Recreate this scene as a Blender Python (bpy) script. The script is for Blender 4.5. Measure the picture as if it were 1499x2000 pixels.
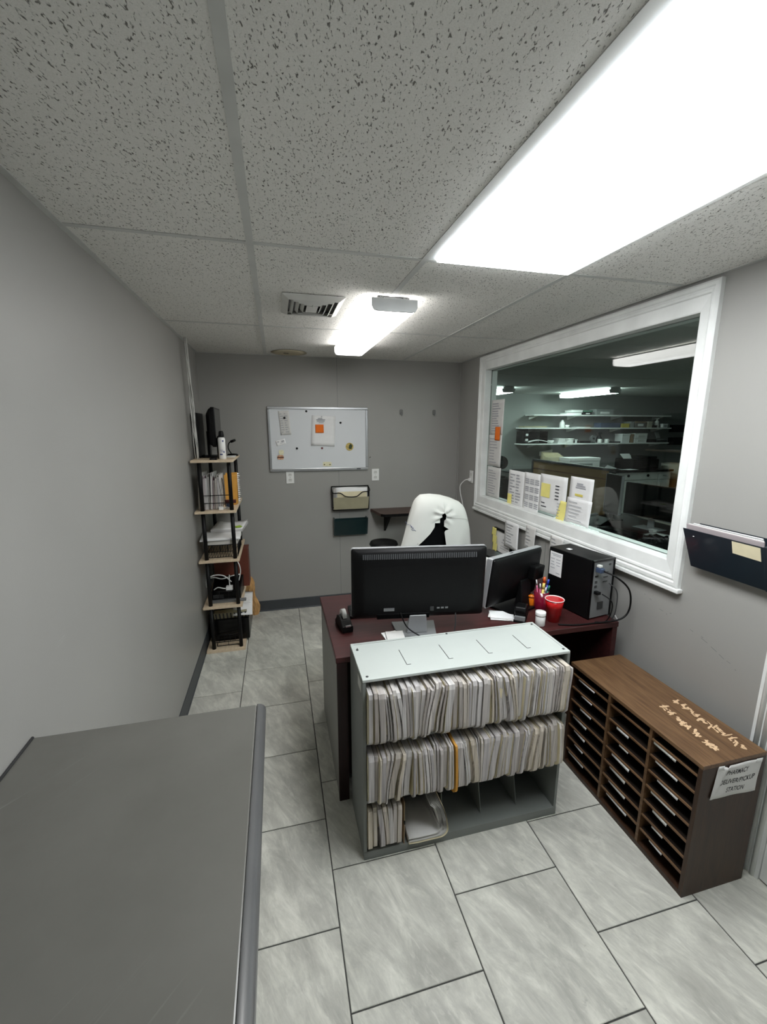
import bpy, math, random
from mathutils import Vector, Matrix
import numpy as np

for _o in list(bpy.data.objects):
    bpy.data.objects.remove(_o, do_unlink=True)
SC = bpy.context.scene
COL = SC.collection
R = random.Random(7)

# ------------------------------------------------------------------ camera
cam_d = bpy.data.cameras.new('camera')
cam = bpy.data.objects.new('camera', cam_d)
COL.objects.link(cam)
cam_d.sensor_fit = 'HORIZONTAL'
cam_d.sensor_width = 36.0
cam_d.lens = 830.76 / 1499.0 * 36.0
cam_d.clip_start = 0.02
_r = Vector((0.9702494, -0.24210451, 0.00123022))
_d = Vector((-0.04662681, -0.19184131, -0.98031773))
_f = Vector((0.23757536, 0.95109532, -0.19742248))
cam.matrix_world = Matrix(((_r.x, -_d.x, -_f.x, 0.0541), (_r.y, -_d.y, -_f.y, 0.0),
                           (_r.z, -_d.z, -_f.z, 1.7226), (0, 0, 0, 1)))
SC.camera = cam

# ------------------------------------------------------------------ world and exposure
W = bpy.data.worlds.new('world')
SC.world = W
W.use_nodes = True
W.node_tree.nodes['Background'].inputs[0].default_value = (0.6, 0.65, 0.7, 1)
W.node_tree.nodes['Background'].inputs[1].default_value = 0.02
SC.view_settings.view_transform = 'Standard'
SC.view_settings.look = 'None'
SC.view_settings.gamma = 1.0
SC.view_settings.use_curve_mapping = False
SC.view_settings.exposure = 0.46
PANEL_POWER = 14.0       # radiance of the ceiling panel lens
WRAP_POWER = 7.0        # radiance of the small wrap light
NEXT_POWER = 16.0        # radiance of the tubes in the next room

XL, XR, YB, ZC = -0.555, 1.8015, 3.939, 2.3168
YN = -1.70              # wall behind the camera

# ------------------------------------------------------------------ materials
def lin(c):
    c = c / 255.0
    return c / 12.92 if c <= 0.04045 else ((c + 0.055) / 1.055) ** 2.4
def C(r, g, b):
    return (lin(r), lin(g), lin(b), 1.0)
MATS = {}
def new_mat(name):
    m = bpy.data.materials.new(name)
    m.use_nodes = True
    MATS[name] = m
    nt = m.node_tree
    return m, nt, nt.nodes['Principled BSDF']
def plain(name, col, rough=0.5, metal=0.0, spec=0.5, bump=None, var=None, coat=0.0, alpha=None, rnd=0.0):
    """procedural material: base colour broken up by noise (var = scale, amount), fine relief (bump = scale, strength)"""
    m, nt, b = new_mat(name)
    b.inputs['Roughness'].default_value = rough
    b.inputs['Metallic'].default_value = metal
    b.inputs['Specular IOR Level'].default_value = spec
    b.inputs['Coat Weight'].default_value = coat
    b.inputs['Base Color'].default_value = col
    tc = nt.nodes.new('ShaderNodeTexCoord')
    if var is None:
        var = (9.0, 0.06)
    n = nt.nodes.new('ShaderNodeTexNoise')
    n.inputs['Scale'].default_value = var[0]
    n.inputs['Detail'].default_value = 4
    nt.links.new(tc.outputs['Object'], n.inputs['Vector'])
    mp = nt.nodes.new('ShaderNodeMapRange')
    mp.inputs['From Min'].default_value = 0.3
    mp.inputs['From Max'].default_value = 0.7
    mp.inputs['To Min'].default_value = 1 - var[1]
    mp.inputs['To Max'].default_value = 1 + var[1]
    nt.links.new(n.outputs['Fac'], mp.inputs['Value'])
    src = mp.outputs['Result']
    if rnd:
        oi = nt.nodes.new('ShaderNodeObjectInfo')
        m2 = nt.nodes.new('ShaderNodeMapRange')
        m2.inputs['To Min'].default_value = 1 - rnd
        m2.inputs['To Max'].default_value = 1 + rnd
        nt.links.new(oi.outputs['Random'], m2.inputs['Value'])
        mu = nt.nodes.new('ShaderNodeMath'); mu.operation = 'MULTIPLY'
        nt.links.new(src, mu.inputs[0]); nt.links.new(m2.outputs['Result'], mu.inputs[1])
        src = mu.outputs[0]
    mx = nt.nodes.new('ShaderNodeVectorMath'); mx.operation = 'SCALE'
    mx.inputs[0].default_value = col[:3]
    nt.links.new(src, mx.inputs['Scale'])
    nt.links.new(mx.outputs['Vector'], b.inputs['Base Color'])
    if bump:
        n2 = nt.nodes.new('ShaderNodeTexNoise')
        n2.inputs['Scale'].default_value = bump[0]
        n2.inputs['Detail'].default_value = 3
        nt.links.new(tc.outputs['Object'], n2.inputs['Vector'])
        bp = nt.nodes.new('ShaderNodeBump')
        bp.inputs['Strength'].default_value = bump[1]
        bp.inputs['Distance'].default_value = 0.002
        nt.links.new(n2.outputs['Fac'], bp.inputs['Height'])
        nt.links.new(bp.outputs['Normal'], b.inputs['Normal'])
    return m
def emit(name, col, power):
    m, nt, b = new_mat(name)
    b.inputs['Base Color'].default_value = (0.85, 0.87, 0.88, 1)
    b.inputs['Emission Color'].default_value = col
    b.inputs['Emission Strength'].default_value = power
    n = nt.nodes.new('ShaderNodeTexNoise'); n.inputs['Scale'].default_value = 400
    bp = nt.nodes.new('ShaderNodeBump'); bp.inputs['Strength'].default_value = 0.05
    nt.links.new(n.outputs['Fac'], bp.inputs['Height']); nt.links.new(bp.outputs['Normal'], b.inputs['Normal'])
    return m
def world_pos(nt, obj_loc=True):
    """object coordinates plus object location: place coordinates shared by all pieces"""
    tc = nt.nodes.new('ShaderNodeTexCoord')
    oi = nt.nodes.new('ShaderNodeObjectInfo')
    ad = nt.nodes.new('ShaderNodeVectorMath'); ad.operation = 'ADD'
    nt.links.new(tc.outputs['Object'], ad.inputs[0]); nt.links.new(oi.outputs['Location'], ad.inputs[1])
    return ad.outputs[0], oi
def ramp(nt, src, stops):
    r = nt.nodes.new('ShaderNodeValToRGB')
    e = r.color_ramp.elements
    while len(e) < len(stops):
        e.new(0.5)
    for i, (p, c) in enumerate(stops):
        e[i].position = p; e[i].color = c
    nt.links.new(src, r.inputs['Fac'])
    return r.outputs['Color']
def mapping(nt, src, scale, rot=(0, 0, 0)):
    if any(rot):                                  # turn first, stretch afterwards
        r = nt.nodes.new('ShaderNodeMapping'); r.inputs['Rotation'].default_value = rot
        nt.links.new(src, r.inputs['Vector']); src = r.outputs[0]; rot = (0, 0, 0)
    m = nt.nodes.new('ShaderNodeMapping')
    m.inputs['Scale'].default_value = scale
    m.inputs['Rotation'].default_value = rot
    nt.links.new(src, m.inputs['Vector'])
    return m.outputs[0]
def noise(nt, src, scale, detail=4, rough=0.5, dist=0.0):
    n = nt.nodes.new('ShaderNodeTexNoise')
    n.inputs['Scale'].default_value = scale
    n.inputs['Detail'].default_value = detail
    n.inputs['Roughness'].default_value = rough
    n.inputs['Distortion'].default_value = dist
    nt.links.new(src, n.inputs['Vector'])
    return n.outputs['Fac']
def mixc(nt, fac, a, b, mode='MIX'):
    m = nt.nodes.new('ShaderNodeMix'); m.data_type = 'RGBA'; m.blend_type = mode
    for s, v in ((m.inputs[0], fac), (m.inputs[6], a), (m.inputs[7], b)):
        if hasattr(v, 'is_linked'):
            nt.links.new(v, s)
        else:
            s.default_value = v
    return m.outputs[2]

def mat_wall():
    m, nt, b = new_mat('wall_paint')
    p, oi = world_pos(nt)
    n1 = noise(nt, p, 1.3, 3)
    col = ramp(nt, n1, [(0.3, C(153, 152, 148)), (0.7, C(159, 158, 154))])
    # sparse scuffs with a shape of their own
    sc = noise(nt, mapping(nt, p, (3, 3, 16)), 2.2, 5, 0.6)
    col = mixc(nt, ramp(nt, sc, [(0.70, (0, 0, 0, 1)), (0.76, (0.5, 0.5, 0.5, 1))]), col, C(172, 172, 168))
    nt.links.new(col, b.inputs['Base Color'])
    b.inputs['Roughness'].default_value = 0.42
    b.inputs['Specular IOR Level'].default_value = 0.35
    w = noise(nt, mapping(nt, p, (420, 420, 60)), 1.0, 2)
    bp = nt.nodes.new('ShaderNodeBump'); bp.inputs['Strength'].default_value = 0.12; bp.inputs['Distance'].default_value = 0.001
    nt.links.new(w, bp.inputs['Height']); nt.links.new(bp.outputs['Normal'], b.inputs['Normal'])
    return m
def mat_tile():
    m, nt, b = new_mat('floor_tile')
    p, oi = world_pos(nt)
    # each tile gets its own cut of the stone pattern
    off = nt.nodes.new('ShaderNodeVectorMath'); off.operation = 'SCALE'
    off.inputs[0].default_value = (11.0, 7.0, 3.0)
    nt.links.new(oi.outputs['Random'], off.inputs['Scale'])
    ad = nt.nodes.new('ShaderNodeVectorMath'); ad.operation = 'ADD'
    nt.links.new(p, ad.inputs[0]); nt.links.new(off.outputs[0], ad.inputs[1])
    q = mapping(nt, ad.outputs[0], (10.5, 3.0, 1.0), (0, 0, math.radians(-25)))
    s1 = noise(nt, q, 1.5, 10, 0.70, 0.55)
    fl = noise(nt, mapping(nt, ad.outputs[0], (70.0, 16.0, 1.0), (0, 0, math.radians(-24))), 1.0, 5, 0.62, 0.5)
    s2 = noise(nt, ad.outputs[0], 4.0, 6, 0.6, 0.4)
    col = ramp(nt, s1, [(0.36, C(166, 165, 157)), (0.47, C(184, 184, 176)), (0.56, C(204, 204, 194)), (0.66, C(228, 227, 217))])
    col = mixc(nt, 0.35, col, ramp(nt, s2, [(0.40, C(162, 161, 153)), (0.62, C(216, 215, 205))]))
    col = mixc(nt, ramp(nt, fl, [(0.56, (0, 0, 0, 1)), (0.70, (0.32, 0.32, 0.32, 1))]), col, C(232, 232, 222))
    dk = noise(nt, mapping(nt, ad.outputs[0], (1, 1, 1)), 13.0, 5, 0.7)
    col = mixc(nt, ramp(nt, dk, [(0.66, (0, 0, 0, 1)), (0.78, (0.6, 0.6, 0.6, 1))]), col, C(112, 112, 108))
    nt.links.new(col, b.inputs['Base Color'])
    b.inputs['Roughness'].default_value = 0.36
    b.inputs['Specular IOR Level'].default_value = 0.35
    bp = nt.nodes.new('ShaderNodeBump'); bp.inputs['Strength'].default_value = 0.08; bp.inputs['Distance'].default_value = 0.002
    nt.links.new(s1, bp.inputs['Height']); nt.links.new(bp.outputs['Normal'], b.inputs['Normal'])
    return m
def mat_ceiling():
    m, nt, b = new_mat('acoustic_panel')
    p, oi = world_pos(nt)
    off = nt.nodes.new('ShaderNodeVectorMath'); off.operation = 'SCALE'
    off.inputs[0].default_value = (5.0, 9.0, 0.0)
    nt.links.new(oi.outputs['Random'], off.inputs['Scale'])
    ad = nt.nodes.new('ShaderNodeVectorMath'); ad.operation = 'ADD'
    nt.links.new(p, ad.inputs[0]); nt.links.new(off.outputs[0], ad.inputs[1])
    f1 = noise(nt, mapping(nt, ad.outputs[0], (235, 105, 1), (0, 0, 0.25)), 1.0, 1.0, 0.5, 0.6)
    f2 = noise(nt, mapping(nt, ad.outputs[0], (330, 330, 1)), 1.0, 2, 0.6)
    holes = ramp(nt, f1, [(0.625, (0, 0, 0, 1)), (0.71, (1, 1, 1, 1))])
    base = ramp(nt, f2, [(0.3, C(226, 225, 220)), (0.7, C(240, 239, 235))])
    col = mixc(nt, holes, base, C(128, 126, 121))
    pin = ramp(nt, f2, [(0.66, (0, 0, 0, 1)), (0.72, (0.6, 0.6, 0.6, 1))])
    col = mixc(nt, pin, col, C(150, 148, 142))
    nt.links.new(col, b.inputs['Base Color'])
    b.inputs['Roughness'].default_value = 0.95
    b.inputs['Specular IOR Level'].default_value = 0.05
    inv = nt.nodes.new('ShaderNodeMath'); inv.operation = 'SUBTRACT'; inv.inputs[0].default_value = 1.0
    nt.links.new(holes, inv.inputs[1])
    bp = nt.nodes.new('ShaderNodeBump'); bp.inputs['Strength'].default_value = 0.7; bp.inputs['Distance'].default_value = 0.003
    nt.links.new(inv.outputs[0], bp.inputs['Height']); nt.links.new(bp.outputs['Normal'], b.inputs['Normal'])
    return m
def mat_wood(name, dark, mid, light, axis_scale, rough=0.45, scale=1.0, dist=1.2):
    m, nt, b = new_mat(name)
    p, oi = world_pos(nt)
    q = mapping(nt, p, axis_scale)
    g = noise(nt, q, scale, 6, 0.6, dist)
    fine = noise(nt, mapping(nt, p, tuple(4 * a for a in axis_scale)), scale, 3)
    col = ramp(nt, g, [(0.30, dark), (0.5, mid), (0.70, light)])
    col = mixc(nt, 0.25, col, ramp(nt, fine, [(0.4, dark), (0.65, light)]))
    nt.links.new(col, b.inputs['Base Color'])
    b.inputs['Roughness'].default_value = rough
    b.inputs['Specular IOR Level'].default_value = 0.4
    return m
def mat_pages(name, a, bcol, axis='x'):
    """edges of a stack of sheets: fine stripes across the stack"""
    m, nt, b = new_mat(name)
    p, oi = world_pos(nt)
    sc = {'x': (520, 3, 5), 'z': (4, 4, 700)}[axis]
    s = noise(nt, mapping(nt, p, sc), 1.0, 2, 0.5, 0.15)
    s2 = noise(nt, mapping(nt, p, tuple(v * 0.28 for v in sc)), 1.0, 2)
    col = ramp(nt, s, [(0.34, a), (0.56, bcol)])
    col = mixc(nt, 0.4, col, ramp(nt, s2, [(0.35, a), (0.6, bcol)]))
    tint = ramp(nt, oi.outputs['Random'], [(0.0, C(212, 206, 200)), (0.35, C(250, 250, 250)), (0.6, C(226, 224, 226)), (0.85, C(248, 240, 222)), (1.0, C(255, 255, 255))])
    col = mixc(nt, 1.0, col, tint, 'MULTIPLY')
    nt.links.new(col, b.inputs['Base Color'])
    b.inputs['Roughness'].default_value = 0.7
    b.inputs['Specular IOR Level'].default_value = 0.2
    return m
def mat_counter():
    m, nt, b = new_mat('counter_laminate')
    p, oi = world_pos(nt)
    n1 = noise(nt, p, 3.0, 6, 0.6)
    col = ramp(nt, n1, [(0.3, C(97, 96, 91)), (0.7, C(108, 107, 102))])
    s = noise(nt, mapping(nt, p, (2.6, 60, 1), (0, 0, math.radians(-48))), 1.0, 3, 0.55)
    g = noise(nt, p, 2.3, 2)
    mm = nt.nodes.new('ShaderNodeMath'); mm.operation = 'MULTIPLY'
    nt.links.new(ramp(nt, s, [(0.62, (0, 0, 0, 1)), (0.70, (1, 1, 1, 1))]), mm.inputs[0])
    nt.links.new(ramp(nt, g, [(0.52, (0, 0, 0, 1)), (0.64, (0.20, 0.20, 0.20, 1))]), mm.inputs[1])
    col = mixc(nt, mm.outputs[0], col, C(165, 166, 162))
    nt.links.new(col, b.inputs['Base Color'])
    b.inputs['Roughness'].default_value = 0.27
    b.inputs['Specular IOR Level'].default_value = 0.5
    return m
def mat_glass():
    m = bpy.data.materials.new('window_glass'); m.use_nodes = True
    nt = m.node_tree
    nt.nodes.remove(nt.nodes['Principled BSDF'])
    out = nt.nodes['Material Output']
    t = nt.nodes.new('ShaderNodeBsdfTransparent'); t.inputs[0].default_value = (0.88, 0.91, 0.90, 1)
    g = nt.nodes.new('ShaderNodeBsdfGlossy'); g.inputs['Roughness'].default_value = 0.0
    fr = nt.nodes.new('ShaderNodeFresnel'); fr.inputs['IOR'].default_value = 1.45
    ge = nt.nodes.new('ShaderNodeNewGeometry')          # same index of refraction from both faces of the thin pane
    ir = nt.nodes.new('ShaderNodeMapRange'); ir.inputs['To Min'].default_value = 1.5; ir.inputs['To Max'].default_value = 1 / 1.5
    nt.links.new(ge.outputs['Backfacing'], ir.inputs['Value']); nt.links.new(ir.outputs['Result'], fr.inputs['IOR'])
    mx = nt.nodes.new('ShaderNodeMixShader')
    nt.links.new(fr.outputs[0], mx.inputs[0]); nt.links.new(t.outputs[0], mx.inputs[1]); nt.links.new(g.outputs[0], mx.inputs[2])
    nt.links.new(mx.outputs[0], out.inputs['Surface'])
    MATS['window_glass'] = m
    return m

WALL = mat_wall(); TILE = mat_tile(); CEIL = mat_ceiling(); COUNTER = mat_counter(); GLASS = mat_glass()
GROUT = plain('grout', C(66, 66, 64), 0.9, bump=(200, 0.3))
TEE = plain('tee_enamel', C(202, 203, 200), 0.45)
BASEB = plain('vinyl_base', C(64, 68, 72), 0.5)
TRIM = plain('white_trim_paint', C(232, 234, 232), 0.35, bump=(60, 0.05))
PANEL_E = emit('panel_lens', (0.95, 0.98, 1.0, 1), PANEL_POWER)
WRAP_E = emit('wrap_lens', (1.0, 0.98, 0.95, 1), WRAP_POWER)
NEXT_E = emit('tube_lens', (0.80, 1.0, 0.93, 1), NEXT_POWER)
ENAMEL = plain('fixture_enamel', C(200, 203, 203), 0.35)
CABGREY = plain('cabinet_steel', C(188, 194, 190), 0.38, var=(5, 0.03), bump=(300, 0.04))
CABDARK = plain('cabinet_steel_dark', C(120, 124, 121), 0.45, var=(6, 0.06))  # darker grey for sides, shelves, seams and scuffs
BLACKP = plain('black_plastic', C(10, 10, 11), 0.45, spec=0.2, bump=(500, 0.05))
BLACKG = plain('black_gloss_plastic', C(8, 8, 9), 0.25, spec=0.3)
BLACKM = plain('black_powder_coat', C(10, 10, 11), 0.5, spec=0.25)
DARKG = plain('dark_grey_plastic', C(52, 53, 54), 0.45)
MIDG = plain('mid_grey_plastic', C(118, 120, 121), 0.4)
SILVER = plain('silver_plastic', C(172, 174, 176), 0.33, metal=0.3)
EDGEM = plain('worn_edge_metal', C(150, 151, 152), 0.3, metal=0.7)
ALU = plain('brushed_aluminium', C(190, 192, 194), 0.3, metal=0.85)
CHROME = plain('bright_metal', C(205, 206, 207), 0.2, metal=1.0)
PAPER = plain('white_paper', C(232, 232, 232), 0.75, spec=0.2, var=(30, 0.02))
PAPER2 = plain('off_white_paper', C(214, 213, 210), 0.75, spec=0.2, var=(30, 0.03), rnd=0.05)
INK = plain('grey_print', C(168, 169, 174), 0.8, spec=0.1)
INKD = plain('dark_print', C(70, 70, 76), 0.8, spec=0.1)
INKB = plain('blue_ink', C(92, 100, 140), 0.8, spec=0.1)
YELLOW = plain('yellow_note', C(240, 230, 140), 0.75, spec=0.2)
ORANGEN = plain('orange_note', C(238, 120, 44), 0.7, spec=0.2)
MANILA = plain('manila_card', C(226, 216, 184), 0.75, spec=0.2, var=(20, 0.05), rnd=0.06)
MANILAD = plain('kraft_card', C(204, 150, 70), 0.75, spec=0.2, var=(14, 0.08))
KRAFT = plain('kraft_paper_bag', C(206, 162, 108), 0.8, spec=0.15, var=(18, 0.14), bump=(40, 0.6))
PAGES = mat_pages('page_edges', C(150, 147, 146), C(222, 219, 217))
PAGESZ = mat_pages('page_edges_flat', C(170, 170, 172), C(232, 232, 232), 'z')
MAHOG = mat_wood('mahogany_laminate', C(50, 23, 23), C(62, 30, 30), C(74, 38, 37), (3, 40, 40), 0.4)
DESKGREY = plain('desk_side_laminate', C(134, 133, 128), 0.5, var=(4, 0.04))
MAHOGD = mat_wood('dark_mahogany_edge', C(30, 12, 13), C(38, 16, 17), C(48, 22, 22), (30, 30, 4), 0.45)
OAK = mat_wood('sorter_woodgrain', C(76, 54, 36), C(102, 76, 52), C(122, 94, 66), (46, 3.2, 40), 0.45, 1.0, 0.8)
SLOTB = plain('shaded_hardboard', C(26, 19, 14), 0.7, spec=0.2)  # near-black hardboard colour carries the shade inside the sorter slots
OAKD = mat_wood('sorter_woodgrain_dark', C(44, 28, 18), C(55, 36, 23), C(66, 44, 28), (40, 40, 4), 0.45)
RESIDUE = plain('sticker_residue', C(206, 176, 142), 0.85, spec=0.1, var=(120, 0.12))
LIGHTW = mat_wood('pale_maple_laminate', C(204, 182, 154), C(216, 196, 168), C(228, 210, 184), (30, 3, 30), 0.5)
WALNUT = mat_wood('walnut_laminate', C(62, 46, 40), C(76, 58, 50), C(88, 68, 59), (4, 40, 40), 0.45)
TEAL = plain('dark_teal_plastic', C(18, 42, 44), 0.35, coat=0.2)
NAVY = plain('dark_navy_plastic', C(24, 34, 42), 0.32, coat=0.2)
WHITEP = plain('white_plastic', C(232, 232, 230), 0.35)
IVORY = plain('dull_white_plastic', C(212, 212, 208), 0.5)
COAT = plain('white_cotton', C(230, 231, 226), 0.9, spec=0.1, var=(6, 0.03), bump=(350, 0.15))
CLOTHB = plain('black_fabric', C(10, 11, 13), 0.85, spec=0.15, bump=(400, 0.2))
RED = plain('red_plastic', C(190, 20, 24), 0.3, coat=0.3)
PINKW = plain('cup_lining', C(238, 214, 214), 0.4)
MAGENTA = plain('translucent_magenta', C(120, 18, 44), 0.2, coat=0.4)
AMBER = plain('amber_plastic', C(206, 106, 16), 0.2, coat=0.4)
PENB = plain('blue_pen', C(36, 62, 170), 0.3)
PENG = plain('green_pen', C(26, 110, 84), 0.3)
PENO = plain('orange_marker', C(224, 96, 40), 0.3)
PENY = plain('yellow_marker', C(232, 214, 120), 0.3)
PENP = plain('pink_pen', C(214, 110, 150), 0.3)
PENW = plain('white_pen', C(220, 220, 222), 0.3)
BOARDW = plain('magnetic_board', C(216, 219, 222), 0.28, var=(3, 0.015))
BROWNB = plain('brown_fabric_panel', C(158, 128, 88), 0.9, spec=0.1, bump=(300, 0.3), var=(5, 0.08))
BROWNBOX = plain('reddish_brown_board', C(104, 52, 38), 0.5, var=(10, 0.1))
MAGYEL = plain('printed_magnet', C(186, 164, 92), 0.5, var=(160, 0.6))
MAGORA = plain('printed_orange_magnet', C(204, 160, 128), 0.5, var=(130, 0.5))
MAGCRM = plain('cream_magnet', C(226, 222, 190), 0.5, var=(90, 0.12))
BLUEBIN = plain('slate_blue_plastic', C(58, 72, 98), 0.5)
GREYBOX = plain('grey_card', C(150, 152, 152), 0.7)
TANBOX = plain('tan_card', C(150, 126, 100), 0.7)
YELBOX = plain('yellow_card', C(206, 188, 92), 0.6)
GREENBK = plain('green_card', C(96, 132, 116), 0.6)
NEXTFLOOR = plain('next_room_vinyl', C(140, 140, 134), 0.5, var=(4, 0.1))
CLEAR = plain('cream_pocket_mesh', C(160, 154, 128), 0.7, var=(12, 0.06))
STAIN = plain('water_stained_plaster', C(196, 186, 160), 0.85, var=(14, 0.05))
SCREEN = plain('dark_screen', C(6, 7, 9), 0.12)

# ------------------------------------------------------------------ mesh helpers
class MB:
    def __init__(s):
        s.v = []; s.f = []; s.sm = []
    def add(s, verts, faces, smooth=False):
        k = len(s.v)
        s.v += [tuple(p) for p in verts]
        s.f += [tuple(i + k for i in q) for q in faces]
        s.sm += [smooth] * len(faces)
        return s
    def box(s, x0, x1, y0, y1, z0, z1):
        return s.add([(x0, y0, z0), (x1, y0, z0), (x1, y1, z0), (x0, y1, z0), (x0, y0, z1), (x1, y0, z1), (x1, y1, z1), (x0, y1, z1)],
                     [(3, 2, 1, 0), (4, 5, 6, 7), (0, 1, 5, 4), (1, 2, 6, 5), (2, 3, 7, 6), (3, 0, 4, 7)])
    def obox(s, c, ux, uy, uz):
        """oriented box: centre and three half vectors"""
        c, ux, uy, uz = map(Vector, (c, ux, uy, uz))
        vs = [c + a * ux + b * uy + d * uz for d in (-1, 1) for a, b in ((-1, -1), (1, -1), (1, 1), (-1, 1))]
        return s.add(vs, [(3, 2, 1, 0), (4, 5, 6, 7), (0, 1, 5, 4), (1, 2, 6, 5), (2, 3, 7, 6), (3, 0, 4, 7)])
    def hexa(s, b, t):
        """solid between two quads (bottom, top), both counter-clockwise from above"""
        return s.add(list(b) + list(t), [(3, 2, 1, 0), (4, 5, 6, 7), (0, 1, 5, 4), (1, 2, 6, 5), (2, 3, 7, 6), (3, 0, 4, 7)])
    def prism(s, poly, a0, a1, axis='y', smooth=False):
        n = len(poly)
        def P(q, a):
            return {'x': (a, q[0], q[1]), 'y': (q[0], a, q[1]), 'z': (q[0], q[1], a)}[axis]
        vs = [P(q, a0) for q in poly] + [P(q, a1) for q in poly]
        fs = [tuple(range(n)), tuple(range(2 * n - 1, n - 1, -1))]
        s.add(vs, fs)
        k = len(s.v) - 2 * n
        for i in range(n):
            j = (i + 1) % n
            s.f.append((k + i, k + n + i, k + n + j, k + j)); s.sm.append(smooth)
        return s
    def cyl(s, p0, p1, r0, r1=None, n=14, caps=True):
        r1 = r0 if r1 is None else r1
        p0, p1 = Vector(p0), Vector(p1)
        w = (p1 - p0).normalized()
        u = w.orthogonal().normalized(); v = w.cross(u)
        vs = []
        for p, r in ((p0, r0), (p1, r1)):
            for i in range(n):
                a = 2 * math.pi * i / n
                vs.append(p + r * (math.cos(a) * u + math.sin(a) * v))
        s.add(vs, [(i, (i + 1) % n, n + (i + 1) % n, n + i) for i in range(n)], True)
        if caps:
            k = len(s.v) - 2 * n
            s.f += [tuple(k + i for i in range(n - 1, -1, -1)), tuple(k + n + i for i in range(n))]
            s.sm += [False, False]
        return s
    def tube(s, path, r, n=6):
        P = [Vector(p) for p in path]
        vs = []
        up = Vector((0.13, 0.31, 0.94))
        for i, p in enumerate(P):
            t = (P[min(i + 1, len(P) - 1)] - P[max(i - 1, 0)])
            t = t.normalized() if t.length > 1e-9 else Vector((0, 0, 1))
            u = t.cross(up)
            u = u.normalized() if u.length > 1e-4 else t.orthogonal().normalized()
            v = t.cross(u)
            for k in range(n):
                a = 2 * math.pi * k / n
                vs.append(p + r * (math.cos(a) * u + math.sin(a) * v))
        fs = [(i * n + k, i * n + (k + 1) % n, (i + 1) * n + (k + 1) % n, (i + 1) * n + k) for i in range(len(P) - 1) for k in range(n)]
        s.add(vs, fs, True)
        k0 = len(s.v) - len(vs)
        s.f += [tuple(k0 + k for k in range(n - 1, -1, -1)), tuple(k0 + (len(P) - 1) * n + k for k in range(n))]
        s.sm += [False, False]
        return s
    def lathe(s, prof, c=(0, 0, 0), n=24):
        vs = []
        for r, z in prof:
            for i in range(n):
                a = 2 * math.pi * i / n
                vs.append((c[0] + r * math.cos(a), c[1] + r * math.sin(a), c[2] + z))
        fs = [(j * n + i, j * n + (i + 1) % n, (j + 1) * n + (i + 1) % n, (j + 1) * n + i) for j in range(len(prof) - 1) for i in range(n)]
        s.add(vs, fs, True)
        k = len(s.v) - len(vs)
        if prof[0][0] > 1e-6:
            s.f.append(tuple(k + i for i in range(n - 1, -1, -1))); s.sm.append(False)
        if prof[-1][0] > 1e-6:
            s.f.append(tuple(k + (len(prof) - 1) * n + i for i in range(n))); s.sm.append(False)
        return s
    def grid(s, fn, nu, nv, smooth=True):
        vs = [fn(i / nu, j / nv) for j in range(nv + 1) for i in range(nu + 1)]
        w = nu + 1
        return s.add(vs, [(j * w + i, j * w + i + 1, (j + 1) * w + i + 1, (j + 1) * w + i) for j in range(nv) for i in range(nu)], smooth)
    def slab(s, fn, nu, nv, th, smooth=True):
        """closed sheet: fn(u,v) surface, th = thickness vector"""
        th = Vector(th)
        a = [Vector(fn(i / nu, j / nv)) for j in range(nv + 1) for i in range(nu + 1)]
        w = nu + 1; n = len(a)
        fs = []
        for j in range(nv):
            for i in range(nu):
                q = (j * w + i, j * w + i + 1, (j + 1) * w + i + 1, (j + 1) * w + i)
                fs.append(q); fs.append(tuple(n + k for k in reversed(q)))
        ring = [i for i in range(w)] + [j * w + nu for j in range(1, nv + 1)] + [nv * w + i for i in range(nu - 1, -1, -1)] + [j * w for j in range(nv - 1, 0, -1)]
        k0 = len(fs)
        for i in range(len(ring)):
            p, q = ring[i], ring[(i + 1) % len(ring)]
            fs.append((q, p, n + p, n + q))
        s.add(a + [p + th for p in a], fs, smooth)
        for i in range(len(ring)):
            s.sm[-1 - i] = False
        return s

ORG = {}
def build(name, mb, mat, parent=None, bevel=0.0, origin=None, local=False, seg=2, fix=True):
    """links mb as ONE mesh object; coordinates are world unless local"""
    me = bpy.data.meshes.new(name)
    if parent is not None:
        o = Vector((0, 0, 0)) if local else Vector(ORG[parent.name])
    else:
        if origin is None:
            xs = [p[0] for p in mb.v]; ys = [p[1] for p in mb.v]; zs = [p[2] for p in mb.v]
            origin = ((min(xs) + max(xs)) / 2, (min(ys) + max(ys)) / 2, min(zs))
        o = Vector(origin)
    me.from_pydata([(p[0] - o.x, p[1] - o.y, p[2] - o.z) for p in mb.v], [], mb.f)
    me.polygons.foreach_set('use_smooth', mb.sm)
    me.materials.append(mat)
    me.update()
    ob = bpy.data.objects.new(name, me)
    COL.objects.link(ob)
    if parent is not None:
        ob.parent = parent
        ORG[ob.name] = ORG[parent.name]
    else:
        ob.location = o
        ORG[ob.name] = tuple(o)
    if bevel:
        bm = ob.modifiers.new('edge', 'BEVEL')
        bm.width = bevel; bm.segments = seg; bm.limit_method = 'ANGLE'; bm.angle_limit = math.radians(40)
    return ob
def tag(o, label, cat, group=None, kind=None):
    if label: o['label'] = label
    if cat: o['category'] = cat
    if group: o['group'] = group
    if kind: o['kind'] = kind
    return o
def thing(name, label, cat, loc, rotz=0.0, group=None):
    o = bpy.data.objects.new(name, None)
    o.empty_display_size = 0.05
    COL.objects.link(o)
    o.location = loc
    o.rotation_euler = (0, 0, rotz)
    ORG[o.name] = tuple(loc)
    return tag(o, label, cat, group)
def struct(name, mb, mat, **k):
    o = build(name, mb, mat, **k)
    o['kind'] = 'structure'
    return o
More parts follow.
